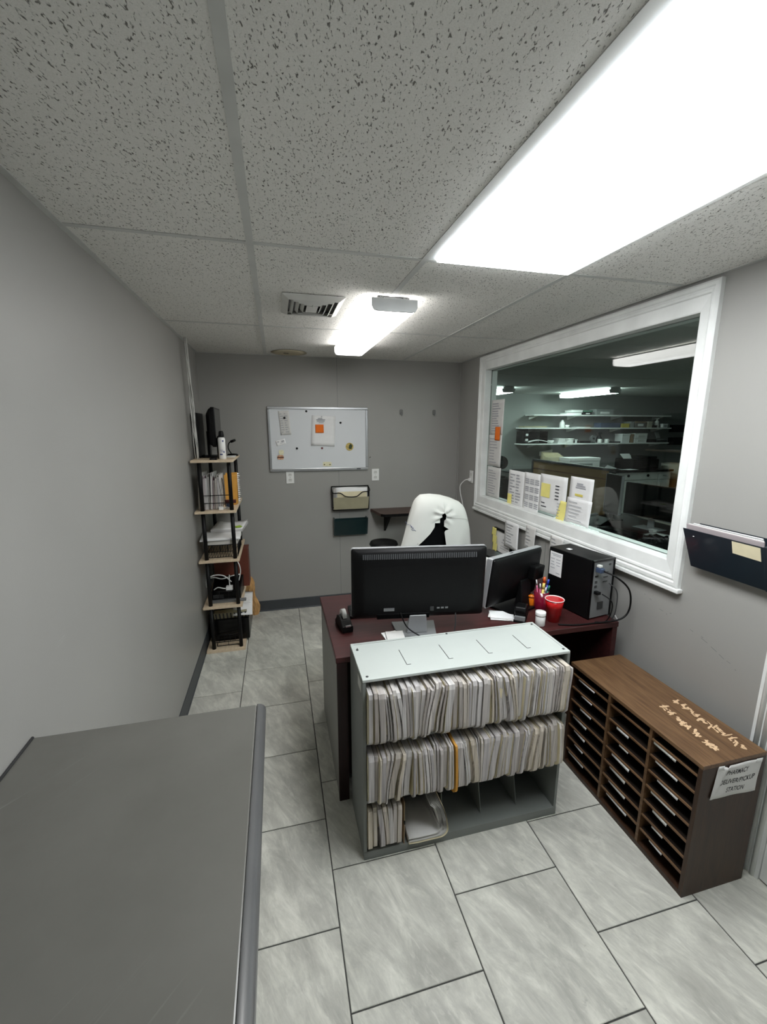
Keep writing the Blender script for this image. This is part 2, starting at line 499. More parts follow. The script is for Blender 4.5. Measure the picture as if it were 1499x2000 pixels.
def copy_part(src, parent, loc=None):
    c = src.copy(); COL.objects.link(c); c.parent = parent
    if loc is not None: c.location = loc
    ORG[c.name] = ORG[parent.name]
    return c
def text_mesh(name, txt, org, u, v, width, height, mat, parent, off, shear=0.0, bold=0.0, depth=0.0004):
    """lettering laid flat on a surface: org = lower-left, u/v = unit directions, off = lift along the normal"""
    cu = bpy.data.curves.new('lettering', 'FONT')
    cu.body = txt; cu.shear = shear; cu.offset = bold; cu.resolution_u = 3
    t = bpy.data.objects.new('lettering', cu); COL.objects.link(t)
    dg = bpy.context.evaluated_depsgraph_get()
    me = bpy.data.meshes.new_from_object(t.evaluated_get(dg))
    vs = [p.co.copy() for p in me.vertices]; fs = [tuple(p.vertices) for p in me.polygons]
    bpy.data.objects.remove(t, do_unlink=True); bpy.data.curves.remove(cu); bpy.data.meshes.remove(me)
    x0 = min(p.x for p in vs); x1 = max(p.x for p in vs); y0 = min(p.y for p in vs); y1 = max(p.y for p in vs)
    org, u, v = Vector(org), Vector(u), Vector(v); nrm = u.cross(v)
    m = MB()
    m.add([org + u * ((p.x - x0) / (x1 - x0) * width) + v * ((p.y - y0) / (y1 - y0) * height) + nrm * off for p in vs], fs)
    return build(name, m, mat, parent)
def print_lines(parent, org, u, v, rects, mat=None, lift=0.0008, name='print'):
    """flat print: rects in metres (u0,u1,v0,v1) on the sheet whose lower-left is org"""
    org, u, v = Vector(org), Vector(u), Vector(v); n = u.cross(v).normalized()
    m = MB()
    for (a, b, c, d) in rects:
        m.add([org + u * a + v * c + n * lift, org + u * b + v * c + n * lift, org + u * b + v * d + n * lift, org + u * a + v * d + n * lift], [(0, 1, 2, 3)])
    return build(name, m, mat or INK, parent)
def sheet(name, label, cat, org, u, v, w, h, mat=PAPER, curl=0.004, skew=0.0, group=None, rects=None, th=0.0006, seed=0, ink=None, lift=None, taper=0.0):
    """a single sheet of paper: org = lower-left, u right, v up (unit), normal u x v faces the room"""
    org, u, v = Vector(org), Vector(u).normalized(), Vector(v).normalized(); n = u.cross(v).normalized()
    rr = random.Random(seed)
    a1, a2 = rr.uniform(-1, 1), rr.uniform(0.4, 1)
    def fn(s, t):
        bend = curl * (a2 * abs(2 * s - 1) ** 3 * (1 - t) + 0.4 * (1 + a1 * math.sin(5 * t + 2 * s)) * (1 - t) * 0.5)
        return org + u * (s * w * (1 - taper * (1 - t)) + skew * t * h) + v * (t * h) + n * bend
    m = MB(); m.slab(fn, 6, 8, n * th)
    o = build(name, m, mat)
    tag(o, label, cat, group)
    if rects:
        print_lines(o, org + n * (th + curl * 0.75), u + v * 0.0, v, rects, ink, 0.0006)
    return o
def textrects(w, h, n, seed=0, margin=0.12, fill=0.85, th=0.35, cols=1, top=0.92, bot=0.08):
    rr = random.Random(seed); out = []
    cw = w * (1 - 2 * margin) / cols
    for c in range(cols):
        for i in range(n):
            y = h * (top - (top - bot) * (i + 0.5) / n); d = h * (top - bot) / n * th / 2
            x = w * margin + c * cw
            out.append((x, x + cw * fill * rr.uniform(0.45, 1.0), y - d, y + d))
    return out
def rounded(x0, x1, y0, y1, r, n=4):
    pts = []
    for cx, cy, a0 in ((x1 - r, y0 + r, -90), (x1 - r, y1 - r, 0), (x0 + r, y1 - r, 90), (x0 + r, y0 + r, 180)):
        for i in range(n + 1):
            a = math.radians(a0 + 90 * i / n)
            pts.append((cx + r * math.cos(a), cy + r * math.sin(a)))
    return pts
def interp(x, pts):
    return float(np.interp(x, [p[0] for p in pts], [p[1] for p in pts]))
def smooth_path(pts, n=6):
    P = [Vector(p) for p in pts]; out = []
    for i in range(len(P) - 1):
        p0, p1, p2, p3 = P[max(i - 1, 0)], P[i], P[i + 1], P[min(i + 2, len(P) - 1)]
        for k in range(n):
            t = k / n
            out.append(0.5 * ((2 * p1) + (p2 - p0) * t + (2 * p0 - 5 * p1 + 4 * p2 - p3) * t * t + (3 * p1 - p0 - 3 * p2 + p3) * t ** 3))
    return out + [P[-1]]

# ================================================================== SETTING
# ---- floor: grout bed with each tile a piece of its own
TS = 0.4342; TX0 = 0.1921; G = 0.0022
m = MB().box(XL, XR, YN, YB, -0.06, -0.0035)
floor = struct('floor', m, GROUT, origin=(0, 0, 0))
tile_mesh = {}
def put_tile(x0, x1, y0, y1):
    w, d = round(x1 - x0, 4), round(y1 - y0, 4)
    if w < 0.01 or d < 0.01:
        return
    key = (w, d)
    cx, cy = (x0 + x1) / 2, (y0 + y1) / 2
    if key not in tile_mesh:
        e = 0.0018
        a, b = w / 2, d / 2
        mb = MB()
        mb.add([(-a, -b, -0.02), (a, -b, -0.02), (a, b, -0.02), (-a, b, -0.02), (-a, -b, -0.0015), (a, -b, -0.0015), (a, b, -0.0015), (-a, b, -0.0015),
                (-a + e, -b + e, 0), (a - e, -b + e, 0), (a - e, b - e, 0), (-a + e, b - e, 0)],
               [(3, 2, 1, 0), (0, 1, 5, 4), (1, 2, 6, 5), (2, 3, 7, 6), (3, 0, 4, 7), (4, 5, 9, 8), (5, 6, 10, 9), (6, 7, 11, 10), (7, 4, 8, 11), (8, 9, 10, 11)])
        o = build('tile', mb, TILE, floor, local=True)
        tile_mesh[key] = o.data
    else:
        o = bpy.data.objects.new('tile', tile_mesh[key]); COL.objects.link(o); o.parent = floor
    o.location = (cx, cy, 0)
for c in range(-2, 4):
    x0, x1 = TX0 + c * TS + G, TX0 + (c + 1) * TS - G
    x0, x1 = max(x0, XL + 0.001), min(x1, XR - 0.001)
    ph = 1.178 if c in (-1, 1, 3, -3) else 1.380
    k = math.floor((YN - ph) / TS)
    while ph + k * TS < YB:
        y0, y1 = max(ph + k * TS + G, YN + 0.001), min(ph + (k + 1) * TS - G, YB - 0.001)
        put_tile(x0, x1, y0, y1)
        k += 1

# ---- ceiling: slab, lay-in panels, tees
m = MB().box(XL - 0.1, XR + 0.1, YN, YB + 0.1, ZC + 0.03, ZC + 0.09)
ceiling = struct('ceiling', m, TEE, origin=(0, 0, ZC))
FT = 0.3048
gx = [XL, 0.0, 2 * FT, 4 * FT, XR]
gy = [YN, 1.6138 - 8 * FT, 1.6138 - 4 * FT, 1.6138, 1.6138 + 4 * FT, YB]
for i in range(4):
    for j in range(5):
        if i == 2 and j == 2:
            continue
        x0, x1, y0, y1 = gx[i] + 0.002, gx[i + 1] - 0.002, gy[j] + 0.002, gy[j + 1] - 0.002
        mb = MB().box(x0, x1, y0, y1, ZC + 0.001, ZC + 0.016)
        c = Vector(((x0 + x1) / 2, (y0 + y1) / 2, ZC))
        o = build('panel', MB().add([(p[0] - c.x, p[1] - c.y, p[2] - c.z) for p in mb.v], mb.f), CEIL, ceiling, local=True)
        o.location = (c.x, c.y, 0)
for x in gx[1:-1]:
    build('tee', MB().box(x - 0.012, x + 0.012, YN, YB, ZC - 0.0015, ZC + 0.0008), TEE, ceiling)
for y in gy[1:-1]:
    for i in range(4):
        a = gx[i] + (0.012 if i else 0); b = gx[i + 1] - (0.012 if i < 3 else 0)
        build('cross_tee', MB().box(a, b, y - 0.011, y + 0.011, ZC - 0.0012, ZC + 0.0008), TEE, ceiling)
build('wall_angle', MB().box(XL, XL + 0.020, YN, YB, ZC - 0.002, ZC + 0.0006), TEE, ceiling)
build('wall_angle', MB().box(XR - 0.020, XR, YN, YB, ZC - 0.002, ZC + 0.0006), TEE, ceiling)
build('wall_angle', MB().box(XL + 0.02, XR - 0.02, YB - 0.02, YB, ZC - 0.002, ZC + 0.0006), TEE, ceiling)

# ---- walls
w = struct('wall_left', MB().box(XL - 0.1, XL, YN, YB + 0.1, -0.06, ZC + 0.03), WALL)
build('seam', MB().box(XL, XL + 0.003, 3.545, 3.565, 0.105, ZC - 0.003), WALL, w)
w = struct('wall_back', MB().box(XL, XR, YB, YB + 0.1, -0.06, ZC + 0.03), WALL)
build('seam', MB().box(0.606, 0.6095, YB - 0.0012, YB, 0.105, ZC - 0.003), CABDARK, w)
build('corner_strip', MB().box(XR - 0.012, XR - 0.001, YB - 0.012, YB - 0.0005, 0.0, ZC - 0.003), WALL, w)
struct('wall_front', MB().box(XL, XR, YN - 0.1, YN, -0.06, ZC + 0.03), WALL)
WY0, WY1, WZ0, WZ1 = 1.522, 3.420, 1.122, 2.188      # window opening
m = MB(); e_ = 0.004
m.box(XR, XR + 0.10, YN, YB + 0.1, -0.06, WZ0 - e_)
m.box(XR, XR + 0.10, YN, YB + 0.1, WZ1 + e_, ZC + 0.03)
m.box(XR, XR + 0.10, YN, WY0 - e_, WZ0 - e_, WZ1 + e_)
m.box(XR, XR + 0.10, WY1 + e_, YB + 0.1, WZ0 - e_, WZ1 + e_)
w = struct('wall_right', m, WALL)
build('seam', MB().box(XR - 0.0012, XR, 2.44, 2.444, 0.105, 0.985), CABDARK, w)
def cove(poly_axis, a, b, base, sgn, name):
    prof = [(0, 0.0), (0.012, 0.0), (0.007, 0.012), (0.004, 0.10), (0.002, 0.104), (0, 0.104)]
    mb = MB()
    if poly_axis == 'y':
        mb.prism([(base + sgn * p, z) for p, z in prof], a, b, 'y')
    else:
        mb.prism([(base + sgn * p, z) for p, z in prof], a, b, 'x')
    return struct(name, mb, BASEB)
m = MB()
for (y, z, L, a) in [(1.62, 0.905, .004, 0), (1.585, 0.893, .006, .3), (1.52, 0.865, .010, .2), (1.49, 0.858, .004, 1.2), (1.47, .87, .005, -.2), (1.36, 0.838, .008, .25), (1.30, 0.822, .016, .3), (1.255, 0.805, .014, .35), (1.22, 0.79, .012, .4), (1.19, 0.782, .008, .2), (1.16, .765, .003, .5), (1.31, .832, .005, .3)]:
    m.obox((XR - 0.0002, y, z), (0, L * math.cos(a), L * math.sin(a)), (0, -0.0011 * math.sin(a), 0.0011 * math.cos(a)), (0.0001, 0, 0))
sc_ = build('scuff_marks', m, CABDARK, w); sc_['kind'] = 'stuff'
cove('y', YN, YB, XL, 1, 'baseboard_left')
cove('x', XL + 0.012, XR - 0.012, YB, -1, 'baseboard_back')
cove('y', 1.066, YB - 0.012, XR, -1, 'baseboard_right')

# ---- window: mitred stepped casing, jamb liner, glass
win = thing('window_1', 'wide fixed window in thick white moulded casing looking into next room', None, (XR, 2.47, 1.0))
win['kind'] = 'structure'
OY0, OY1, OZ0, OZ1 = 1.439, 3.507, 1.004, 2.300
rings = [(0.0, 0.0), (0.0, 0.020), (0.08, 0.027), (0.20, 0.027), (0.25, 0.021), (0.29, 0.021), (0.33, 0.025), (0.41, 0.023), (0.45, 0.017), (0.95, 0.012), (1.0, 0.009), (1.0, -0.0465)]
m = MB(); vs = []
for o_, p_ in rings:
    a0 = OY0 + (WY0 - OY0) * o_; a1 = OY1 + (WY1 - OY1) * o_; b0 = OZ0 + (WZ0 - OZ0) * o_; b1 = OZ1 + (WZ1 - OZ1) * o_
    vs += [(XR - p_, a0, b0), (XR - p_, a1, b0), (XR - p_, a1, b1), (XR - p_, a0, b1)]
fs = [(j * 4 + i, (j + 1) * 4 + i, (j + 1) * 4 + (i + 1) % 4, j * 4 + (i + 1) % 4) for j in range(len(rings) - 1) for i in range(4)]
m.add(vs, fs)
build('casing', m, TRIM, win)
build('sill_strip', MB().box(XR - 0.032, XR, OY0 - 0.012, OY1 + 0.012, 0.984, 1.0035), TRIM, win, bevel=0.004)
m = MB()
for a, b, c, d in ((WY0, WY1, WZ0, WZ0 + 0.003), (WY0, WY1, WZ1 - 0.003, WZ1), (WY0, WY0 + 0.003, WZ0 + 0.003, WZ1 - 0.003), (WY1 - 0.003, WY1, WZ0 + 0.003, WZ1 - 0.003)):
    m.box(XR + 0.056, XR + 0.10, a, b, c, d)
build('glazing_stop', m, TRIM, win)
build('pane', MB().box(XR + 0.047, XR + 0.053, WY0 + 0.001, WY1 - 0.001, WZ0 + 0.001, WZ1 - 0.001), GLASS, win)

# ---- door and its casing, just past the sorter
door = thing('door_1', 'white painted door with fluted casing beside the wooden sorter', None, (XR, 0.5, 0))
door['kind'] = 'structure'
for y0, y1 in ((0.945, 1.058), (0.005, 0.118)):
    m = MB().box(XR - 0.014, XR, y0, y1, 0.0, 2.08)
    for k in range(4):
        yy = y0 + 0.014 + k * 0.0235
        m.cyl((XR - 0.014, yy + 0.007, 0.002), (XR - 0.014, yy + 0.007, 2.08), 0.009, n=8)
    build('door_casing', m, TRIM, door)
build('head_casing', MB().box(XR - 0.02, XR, 0.005, 1.058, 2.082, 2.17), TRIM, door, bevel=0.004)
slab_ = build('door_slab', MB().box(XR - 0.008, XR, 0.120, 0.943, 0.008, 2.08), TRIM, door)
build('handle', MB().lathe([(0.0, 0), (0.026, 0.004), (0.028, 0.02), (0.012, 0.03)], (XR - 0.04, 0.20, 0.98)), CHROME, slab_)

# ================================================================== CEILING FITTINGS
t = thing('ceiling_light_panel', 'large glowing rectangular light panel set in the ceiling grid', 'light', (3 * FT, 1.6138 - 2 * FT, ZC))
x0, x1, y0, y1 = 2 * FT + 0.0125, 4 * FT - 0.0125, 1.6138 - 4 * FT + 0.0115, 1.6138 - 0.0115
m = MB()
for a, b, c, d in ((x0, x1, y0, y0 + 0.014), (x0, x1, y1 - 0.006, y1), (x0, x0 + 0.022, y0 + 0.014, y1 - 0.006), (x1 - 0.006, x1, y0 + 0.014, y1 - 0.006)):
    m.box(a, b, c, d, ZC - 0.001, ZC + 0.02)
build('frame', m, ENAMEL, t)
a0, a1, b0, b1 = x0 + 0.0222, x1 - 0.0062, y0 + 0.0142, y1 - 0.0062       # shallow drop lens
build('diffuser', MB().hexa([(a0 + 0.006, b0 + 0.006, ZC - 0.012), (a1 - 0.006, b0 + 0.006, ZC - 0.012), (a1 - 0.006, b1 - 0.006, ZC - 0.012), (a0 + 0.006, b1 - 0.006, ZC - 0.012)],
                            [(a0, b0, ZC + 0.004), (a1, b0, ZC + 0.004), (a1, b1, ZC + 0.004), (a0, b1, ZC + 0.004)]), PANEL_E, t)

t = thing('ceiling_light', 'slim wraparound tube light hanging just under the ceiling near back wall', 'light', (0.6185, 2.69, ZC))
lx0, lx1, ly0, ly1, lz0, lz1 = 0.511, 0.727, 2.05, 3.335, 2.246, 2.302
prof = [(lx0, lz1), (lx0, lz0 + 0.022), (lx0 + 0.010, lz0 + 0.004), (lx0 + 0.028, lz0), (lx1 - 0.028, lz0), (lx1 - 0.010, lz0 + 0.004), (lx1, lz0 + 0.022), (lx1, lz1)]
build('diffuser', MB().prism(prof, ly0 + 0.003, ly1 - 0.003, 'y'), WRAP_E, t)
build('end_cap', MB().prism([(p[0] + (0.002 if p[0] > 0.62 else -0.002), p[1] - (0.0015 if p[1] < 2.30 else 0)) for p in prof], ly0 - 0.006, ly0 + 0.003, 'y'), ENAMEL, t, bevel=0.002)
build('end_cap', MB().prism([(p[0] + (0.002 if p[0] > 0.62 else -0.002), p[1] - (0.0015 if p[1] < 2.30 else 0)) for p in prof], ly1 - 0.003, ly1 + 0.004, 'y'), ENAMEL, t)
build('housing', MB().box(lx0 + 0.03, lx1 - 0.03, ly0 + 0.02, ly1 - 0.02, lz1, ZC - 0.0025), DARKG, t)
for xx in (0.557, 0.664):
    build('clip', MB().box(xx - 0.006, xx + 0.006, ly0 - 0.002, ly0 + 0.02, lz1 - 0.001, lz1 + 0.008), CHROME, t)
build('bottom_rib', MB().box(0.614, 0.624, ly0 + 0.004, ly1 - 0.004, lz0 - 0.0018, lz0 - 0.0002), WRAP_E, t)

t = thing('ceiling_vent', 'square louvred air vent in the ceiling beside the tube light', 'vent', (0.255, 2.295, ZC))
vx0, vx1, vy0, vy1 = 0.112, 0.402, 2.125, 2.470
def ringframe(k0, k1, za, zb, th=0.0025):
    """one sloped louvre ring: outer rect inset k0 at height za, inner rect inset k1 at height zb"""
    mb = MB()
    q = lambda k, z: [(vx0 + k, vy0 + k, z), (vx1 - k, vy0 + k, z), (vx1 - k, vy1 - k, z), (vx0 + k, vy1 - k, z)]
    v = q(k0, za) + q(k1, zb) + q(k1, zb + th) + q(k0, za + th)
    f = [(r * 4 + i, ((r + 1) % 4) * 4 + i, ((r + 1) % 4) * 4 + (i + 1) % 4, r * 4 + (i + 1) % 4) for r in range(4) for i in range(4)]
    return mb.add(v, f)
build('flange', ringframe(0.0, 0.030, ZC - 0.006, ZC - 0.022, 0.004), IVORY, t)
build('backing', MB().box(vx0 + 0.02, vx1 - 0.02, vy0 + 0.02, vy1 - 0.02, ZC - 0.0035, ZC - 0.0020), DARKG, t)
for k in (0.040, 0.066, 0.092):
    build('louvre', ringframe(k, k + 0.014, ZC - 0.007, ZC - 0.024), IVORY, t)
build('center_plate', MB().box(vx0 + 0.118, vx1 - 0.118, vy0 + 0.118, vy1 - 0.118, ZC - 0.024, ZC - 0.020), IVORY, t)
build('damper_lever', MB().cyl((0.255, 2.21, ZC - 0.026), (0.255, 2.21, ZC - 0.042), 0.002, n=6), IVORY, t)

t = thing('ceiling_cover_plate', 'round off-white cover plate with dark slot on ceiling by back wall', 'cover plate', (0.19, 3.765, ZC))
build('plate', MB().lathe([(0.0, -0.007), (0.100, -0.006), (0.145, -0.002)], (0.19, 3.765, ZC), 32), STAIN, t)
build('slot', MB().box(0.148, 0.188, 3.752, 3.764, ZC - 0.0095, ZC - 0.0072), BLACKP, t)

# ================================================================== LARGE FURNITURE
# ---- grey counter in the foreground
t = thing('service_counter', 'large dark grey laminate counter with metal edge against the near wall', 'counter', (-0.28, 0.2, 0))
CZ = 0.981
m = MB().box(XL + 0.002, -0.030, -1.0, 1.083, CZ - 0.036, CZ)
build('countertop', m, COUNTER, t, bevel=0.003)
prof = []
for k in range(9):
    a = math.radians(90 - 180 * k / 8)
    prof.append((-0.0295 + 0.0 + 0.020 * math.cos(a) + 0.003, CZ - 0.018 + 0.0185 * math.sin(a)))
prof = [(-0.0295, CZ + 0.0005)] + prof + [(-0.0295, CZ - 0.0365)]
build('metal_edge', MB().prism(prof, -1.0, 1.084, 'y', True), EDGEM, t)
build('body', MB().box(XL + 0.014, -0.10, -0.98, 1.04, 0.10, CZ - 0.0365), DESKGREY, t)
build('toe_kick', MB().box(XL + 0.014, -0.14, -0.96, 1.0, 0.0, 0.099), BASEB, t)
build('back_bead', MB().cyl((XL + 0.004, -1.0, CZ + 0.002), (XL + 0.004, 1.08, CZ + 0.002), 0.0035, n=6), DARKG, t)

# ---- desk
DZ = 0.735
t = thing('office_desk', 'mahogany laminate desk with grey end panel behind the file cabinet', 'desk', (1.0, 2.03, 0))
build('desktop', MB().box(0.262, 1.730, 1.684, 2.384, DZ - 0.028, DZ), MAHOG, t, bevel=0.003)
sp = build('end_panel', MB().box(0.268, 0.288, 1.705, 2.372, 0.0, DZ - 0.0285), DESKGREY, t)
build('edge_strip', MB().box(0.266, 0.312, 1.686, 1.7045, 0.0, DZ - 0.0285), MAHOGD, t)
build('end_panel', MB().box(1.700, 1.728, 1.69, 2.372, 0.0, DZ - 0.0285), MAHOG, t)
build('modesty_panel', MB().box(0.2885, 1.6995, 2.16, 2.178, 0.08, DZ - 0.0285), MAHOGD, t)
ped = build('pedestal', MB().box(0.290, 0.70, 1.80, 2.159, 0.03, DZ - 0.029), MAHOGD, t)
build('cable_tray', MB().box(0.85, 1.60, 2.10, 2.158, 0.55, 0.60), BLACKP, t)

# ---- open steel file cabinet
KX0, KX1, KY0, KY1, KZ = 0.322, 1.206, 1.387, 1.664, 0.806
t = thing('open_file_cabinet', 'light grey steel open-front file cabinet packed with folders', 'file cabinet', ((KX0 + KX1) / 2, (KY0 + KY1) / 2, 0))
top = build('top_panel', MB().box(KX0, KX1, KY0, KY1, KZ - 0.012, KZ), CABGREY, t, bevel=0.002)
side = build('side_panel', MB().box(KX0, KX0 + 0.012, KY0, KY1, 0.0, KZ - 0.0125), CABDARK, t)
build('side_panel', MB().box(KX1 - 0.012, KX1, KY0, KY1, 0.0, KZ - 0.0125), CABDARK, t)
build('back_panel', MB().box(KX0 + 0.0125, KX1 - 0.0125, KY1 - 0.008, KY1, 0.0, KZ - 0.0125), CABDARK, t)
SHZ = (0.036, 0.272, 0.536)
for z in SHZ:
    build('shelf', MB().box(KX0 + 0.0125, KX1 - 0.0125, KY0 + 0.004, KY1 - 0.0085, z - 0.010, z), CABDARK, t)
build('base_lip', MB().box(KX0 + 0.0005, KX1 - 0.0005, KY0 - 0.002, KY0 + 0.0035, 0.0, 0.038), CABDARK, t)
for x in (0.504, 0.682, 0.860, 1.035):
    build('divider', MB().prism([(KY0 + 0.05, 0.0365), (KY1 - 0.01, 0.0365), (KY1 - 0.01, 0.25), (KY0 + 0.105, 0.25)], x - 0.001, x + 0.001, 'x'), CABDARK, t)
for x in (0.512, 0.690, 0.865, 1.042):
    m = MB().box(x - 0.0013, x + 0.0013, 1.450, 1.566, KZ + 0.0001, KZ + 0.0007).box(x + 0.0014, x + 0.017, 1.449, 1.4515, KZ + 0.0001, KZ + 0.0007)
    build('slot', m, DARKG, top)
for x, y in ((0.343, 1.605), (0.343, 1.407), (1.186, 1.407), (1.186, 1.640), (0.76, 1.650)):
    build('screw', MB().lathe([(0.0055, 0), (0.005, 0.0015), (0.002, 0.003 if x > 0.35 or y < 1.5 else 0.008)], (x, y, KZ + 0.0002), 10), DARKG, top)
build('folded_seam', MB().box(0.335, 1.195, 1.6485, 1.6500, KZ + 0.0001, KZ + 0.0007).box(1.192, 1.1935, 1.40, 1.648, KZ + 0.0001, KZ + 0.0007), CABDARK, top)
build('label_plate', MB().box(KX0 - 0.0008, KX0 - 0.0001, 1.418, 1.482, 0.735, 0.778), IVORY, side)

# ---- wooden mail sorter
SX0, SX1, SY0, SY1, SZ = 1.440, 1.732, 0.963, 1.655, 0.568
t = thing('mail_sorter', 'low woodgrain mail sorter with three columns of narrow slots against wall', 'mail sorter', ((SX0 + SX1) / 2, (SY0 + SY1) / 2, 0))
stop = build('top_panel', MB().box(SX0, SX1, SY0, SY1, SZ - 0.016, SZ), OAK, t, bevel=0.0015)
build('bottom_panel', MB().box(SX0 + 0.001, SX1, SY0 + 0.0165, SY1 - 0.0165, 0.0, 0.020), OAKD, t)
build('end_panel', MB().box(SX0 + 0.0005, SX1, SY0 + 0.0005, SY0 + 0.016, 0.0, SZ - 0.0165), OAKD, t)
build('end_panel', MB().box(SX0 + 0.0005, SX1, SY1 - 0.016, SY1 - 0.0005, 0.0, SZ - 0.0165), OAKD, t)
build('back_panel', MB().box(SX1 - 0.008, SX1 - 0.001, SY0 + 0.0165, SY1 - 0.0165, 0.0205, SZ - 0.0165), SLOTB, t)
dy = [SY0 + 0.016, 1.178, 1.398, SY1 - 0.016]
for y in dy[1:3]:
    build('divider', MB().box(SX0 + 0.002, SX1 - 0.0085, y - 0.006, y + 0.006, 0.0205, SZ - 0.0165), OAK, t)
NS = 7
for c in range(3):
    a = dy[c] + (0.0065 if c else 0.0005); b = dy[c + 1] - (0.0065 if c < 2 else 0.0005)
    for k in range(NS):
        z = 0.088 + k * 0.0705
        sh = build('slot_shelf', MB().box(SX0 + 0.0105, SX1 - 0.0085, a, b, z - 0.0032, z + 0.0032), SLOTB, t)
        build('front_edge', MB().box(SX0 + 0.004, SX0 + 0.0102, a, b, z - 0.0035, z + 0.0035), OAK, sh)
        if R.random() < 0.86:
            wd = R.uniform(0.05, 0.12); yy = R.uniform(a + 0.03, b - wd - 0.015); dz = R.uniform(0.008, 0.013); tl = R.uniform(-0.004, 0.004)
            yy = a + (b - a) * 0.62 - wd / 2 + R.uniform(-0.02, 0.02)
            m = MB()
            z1 = z - 0.0036
            def fn(s, v, yy=yy, wd=wd, dz=dz, z1=z1, tl=tl):
                return (SX0 + 0.006 - 0.004 * (1 - v) * (1 - s), yy + s * wd, z1 - dz * (1 - v) + tl * (s - 0.5))
            m.slab(fn, 4, 2, (-0.0006, 0, 0))
            build('slot_label', m, PAPER if R.random() < 0.65 else IVORY, sh)
# torn sticker residue on the top: two ragged rows of worn strokes
m = MB()
for (xa, ya, xb, yb, dens, hw_) in ((1.668, 1.272, 1.668, 1.000, 1.0, 0.020), (1.583, 1.258, 1.562, 1.018, 0.85, 0.017)):
    n = 13
    for i in range(n):
        s = i / (n - 1)
        cx = xa + (xb - xa) * s; cy = ya + (yb - ya) * s
        for k in range(R.choice([3, 4, 5]) if R.random() < dens else 1):
            a = R.choice([0.0, 0.35, 1.25, 1.45, -0.7]) + R.uniform(-0.15, 0.15)
            px, py = cx + R.uniform(-0.6, 0.6) * hw_, cy + R.uniform(-0.007, 0.007)
            L = R.uniform(0.35, 1.0) * hw_ * (1.0 if abs(a) < 0.8 else 0.55); wv = R.uniform(0.0020, 0.0048)
            ux, uy = math.cos(a), math.sin(a); zz = SZ + 0.0001 + 0.00002 * ((i * 5 + k) % 17)
            pts = []
            for q in range(5):                      # ragged stroke
                e = -1 + q * 0.5; ww = wv * R.uniform(0.5, 1.3)
                pts.append((px + L * e * ux + ww * uy, py + L * e * uy - ww * ux))
            for q in range(4, -1, -1):
                e = -1 + q * 0.5; ww = wv * R.uniform(0.5, 1.3)
                pts.append((px + L * e * ux - ww * uy, py + L * e * uy + ww * ux))
            m.prism(pts, zz, zz + 0.0004, 'z')
rs_ = build('sticker_residue', m, RESIDUE, stop); rs_['kind'] = 'stuff'

# ---- five-tier shelf tower in the corner
EX0, EX1, EY0, EY1 = -0.540, -0.255, 3.235, 3.845
t = thing('shelf_tower', 'narrow five-tier shelf tower with pale boards and black posts in corner', 'shelving unit', ((EX0 + EX1) / 2, (EY0 + EY1) / 2, 0))
EZ = (0.020, 0.377, 0.742, 1.115, 1.485)
for k, z in enumerate(EZ):
    build('shelf_board', MB().box(EX0, EX1, EY0, EY1, z - (0.020 if k == 0 else 0.017), z), LIGHTW, t, bevel=0.0015)
PX = (EX0 + 0.052, EX1 - 0.032); PY = (EY0 + 0.034, EY1 - 0.034)
for x in PX:
    for y in PY:
        for k in range(4):
            build('post', MB().cyl((x, y, EZ[k] + 0.0003), (x, y, EZ[k + 1] - 0.0173), 0.0145, n=14), BLACKM, t)
def rail(z0, z1, n, z):
    mb = MB()
    for zz in (z0, z1):
        mb.cyl((PX[0] + 0.013, PY[0], z + zz), (PX[1] - 0.013, PY[0], z + zz), 0.0032, n=6)
    for i in range(n):
        x = PX[0] + (PX[1] - PX[0]) * (i + 1) / (n + 1)
        mb.cyl((x, PY[0], z + z0), (x, PY[0], z + z1), 0.0022, n=5)
    return mb
build('front_rail', rail(0.055, 0.112, 0, EZ[3]), BLACKM, t)
build('front_rail', rail(0.058, 0.110, 3, EZ[2]), BLACKM, t)
build('front_rail', rail(0.050, 0.112, 2, EZ[1]), BLACKM, t)
build('front_rail', rail(0.050, 0.105, 4, EZ[0]), BLACKM, t)

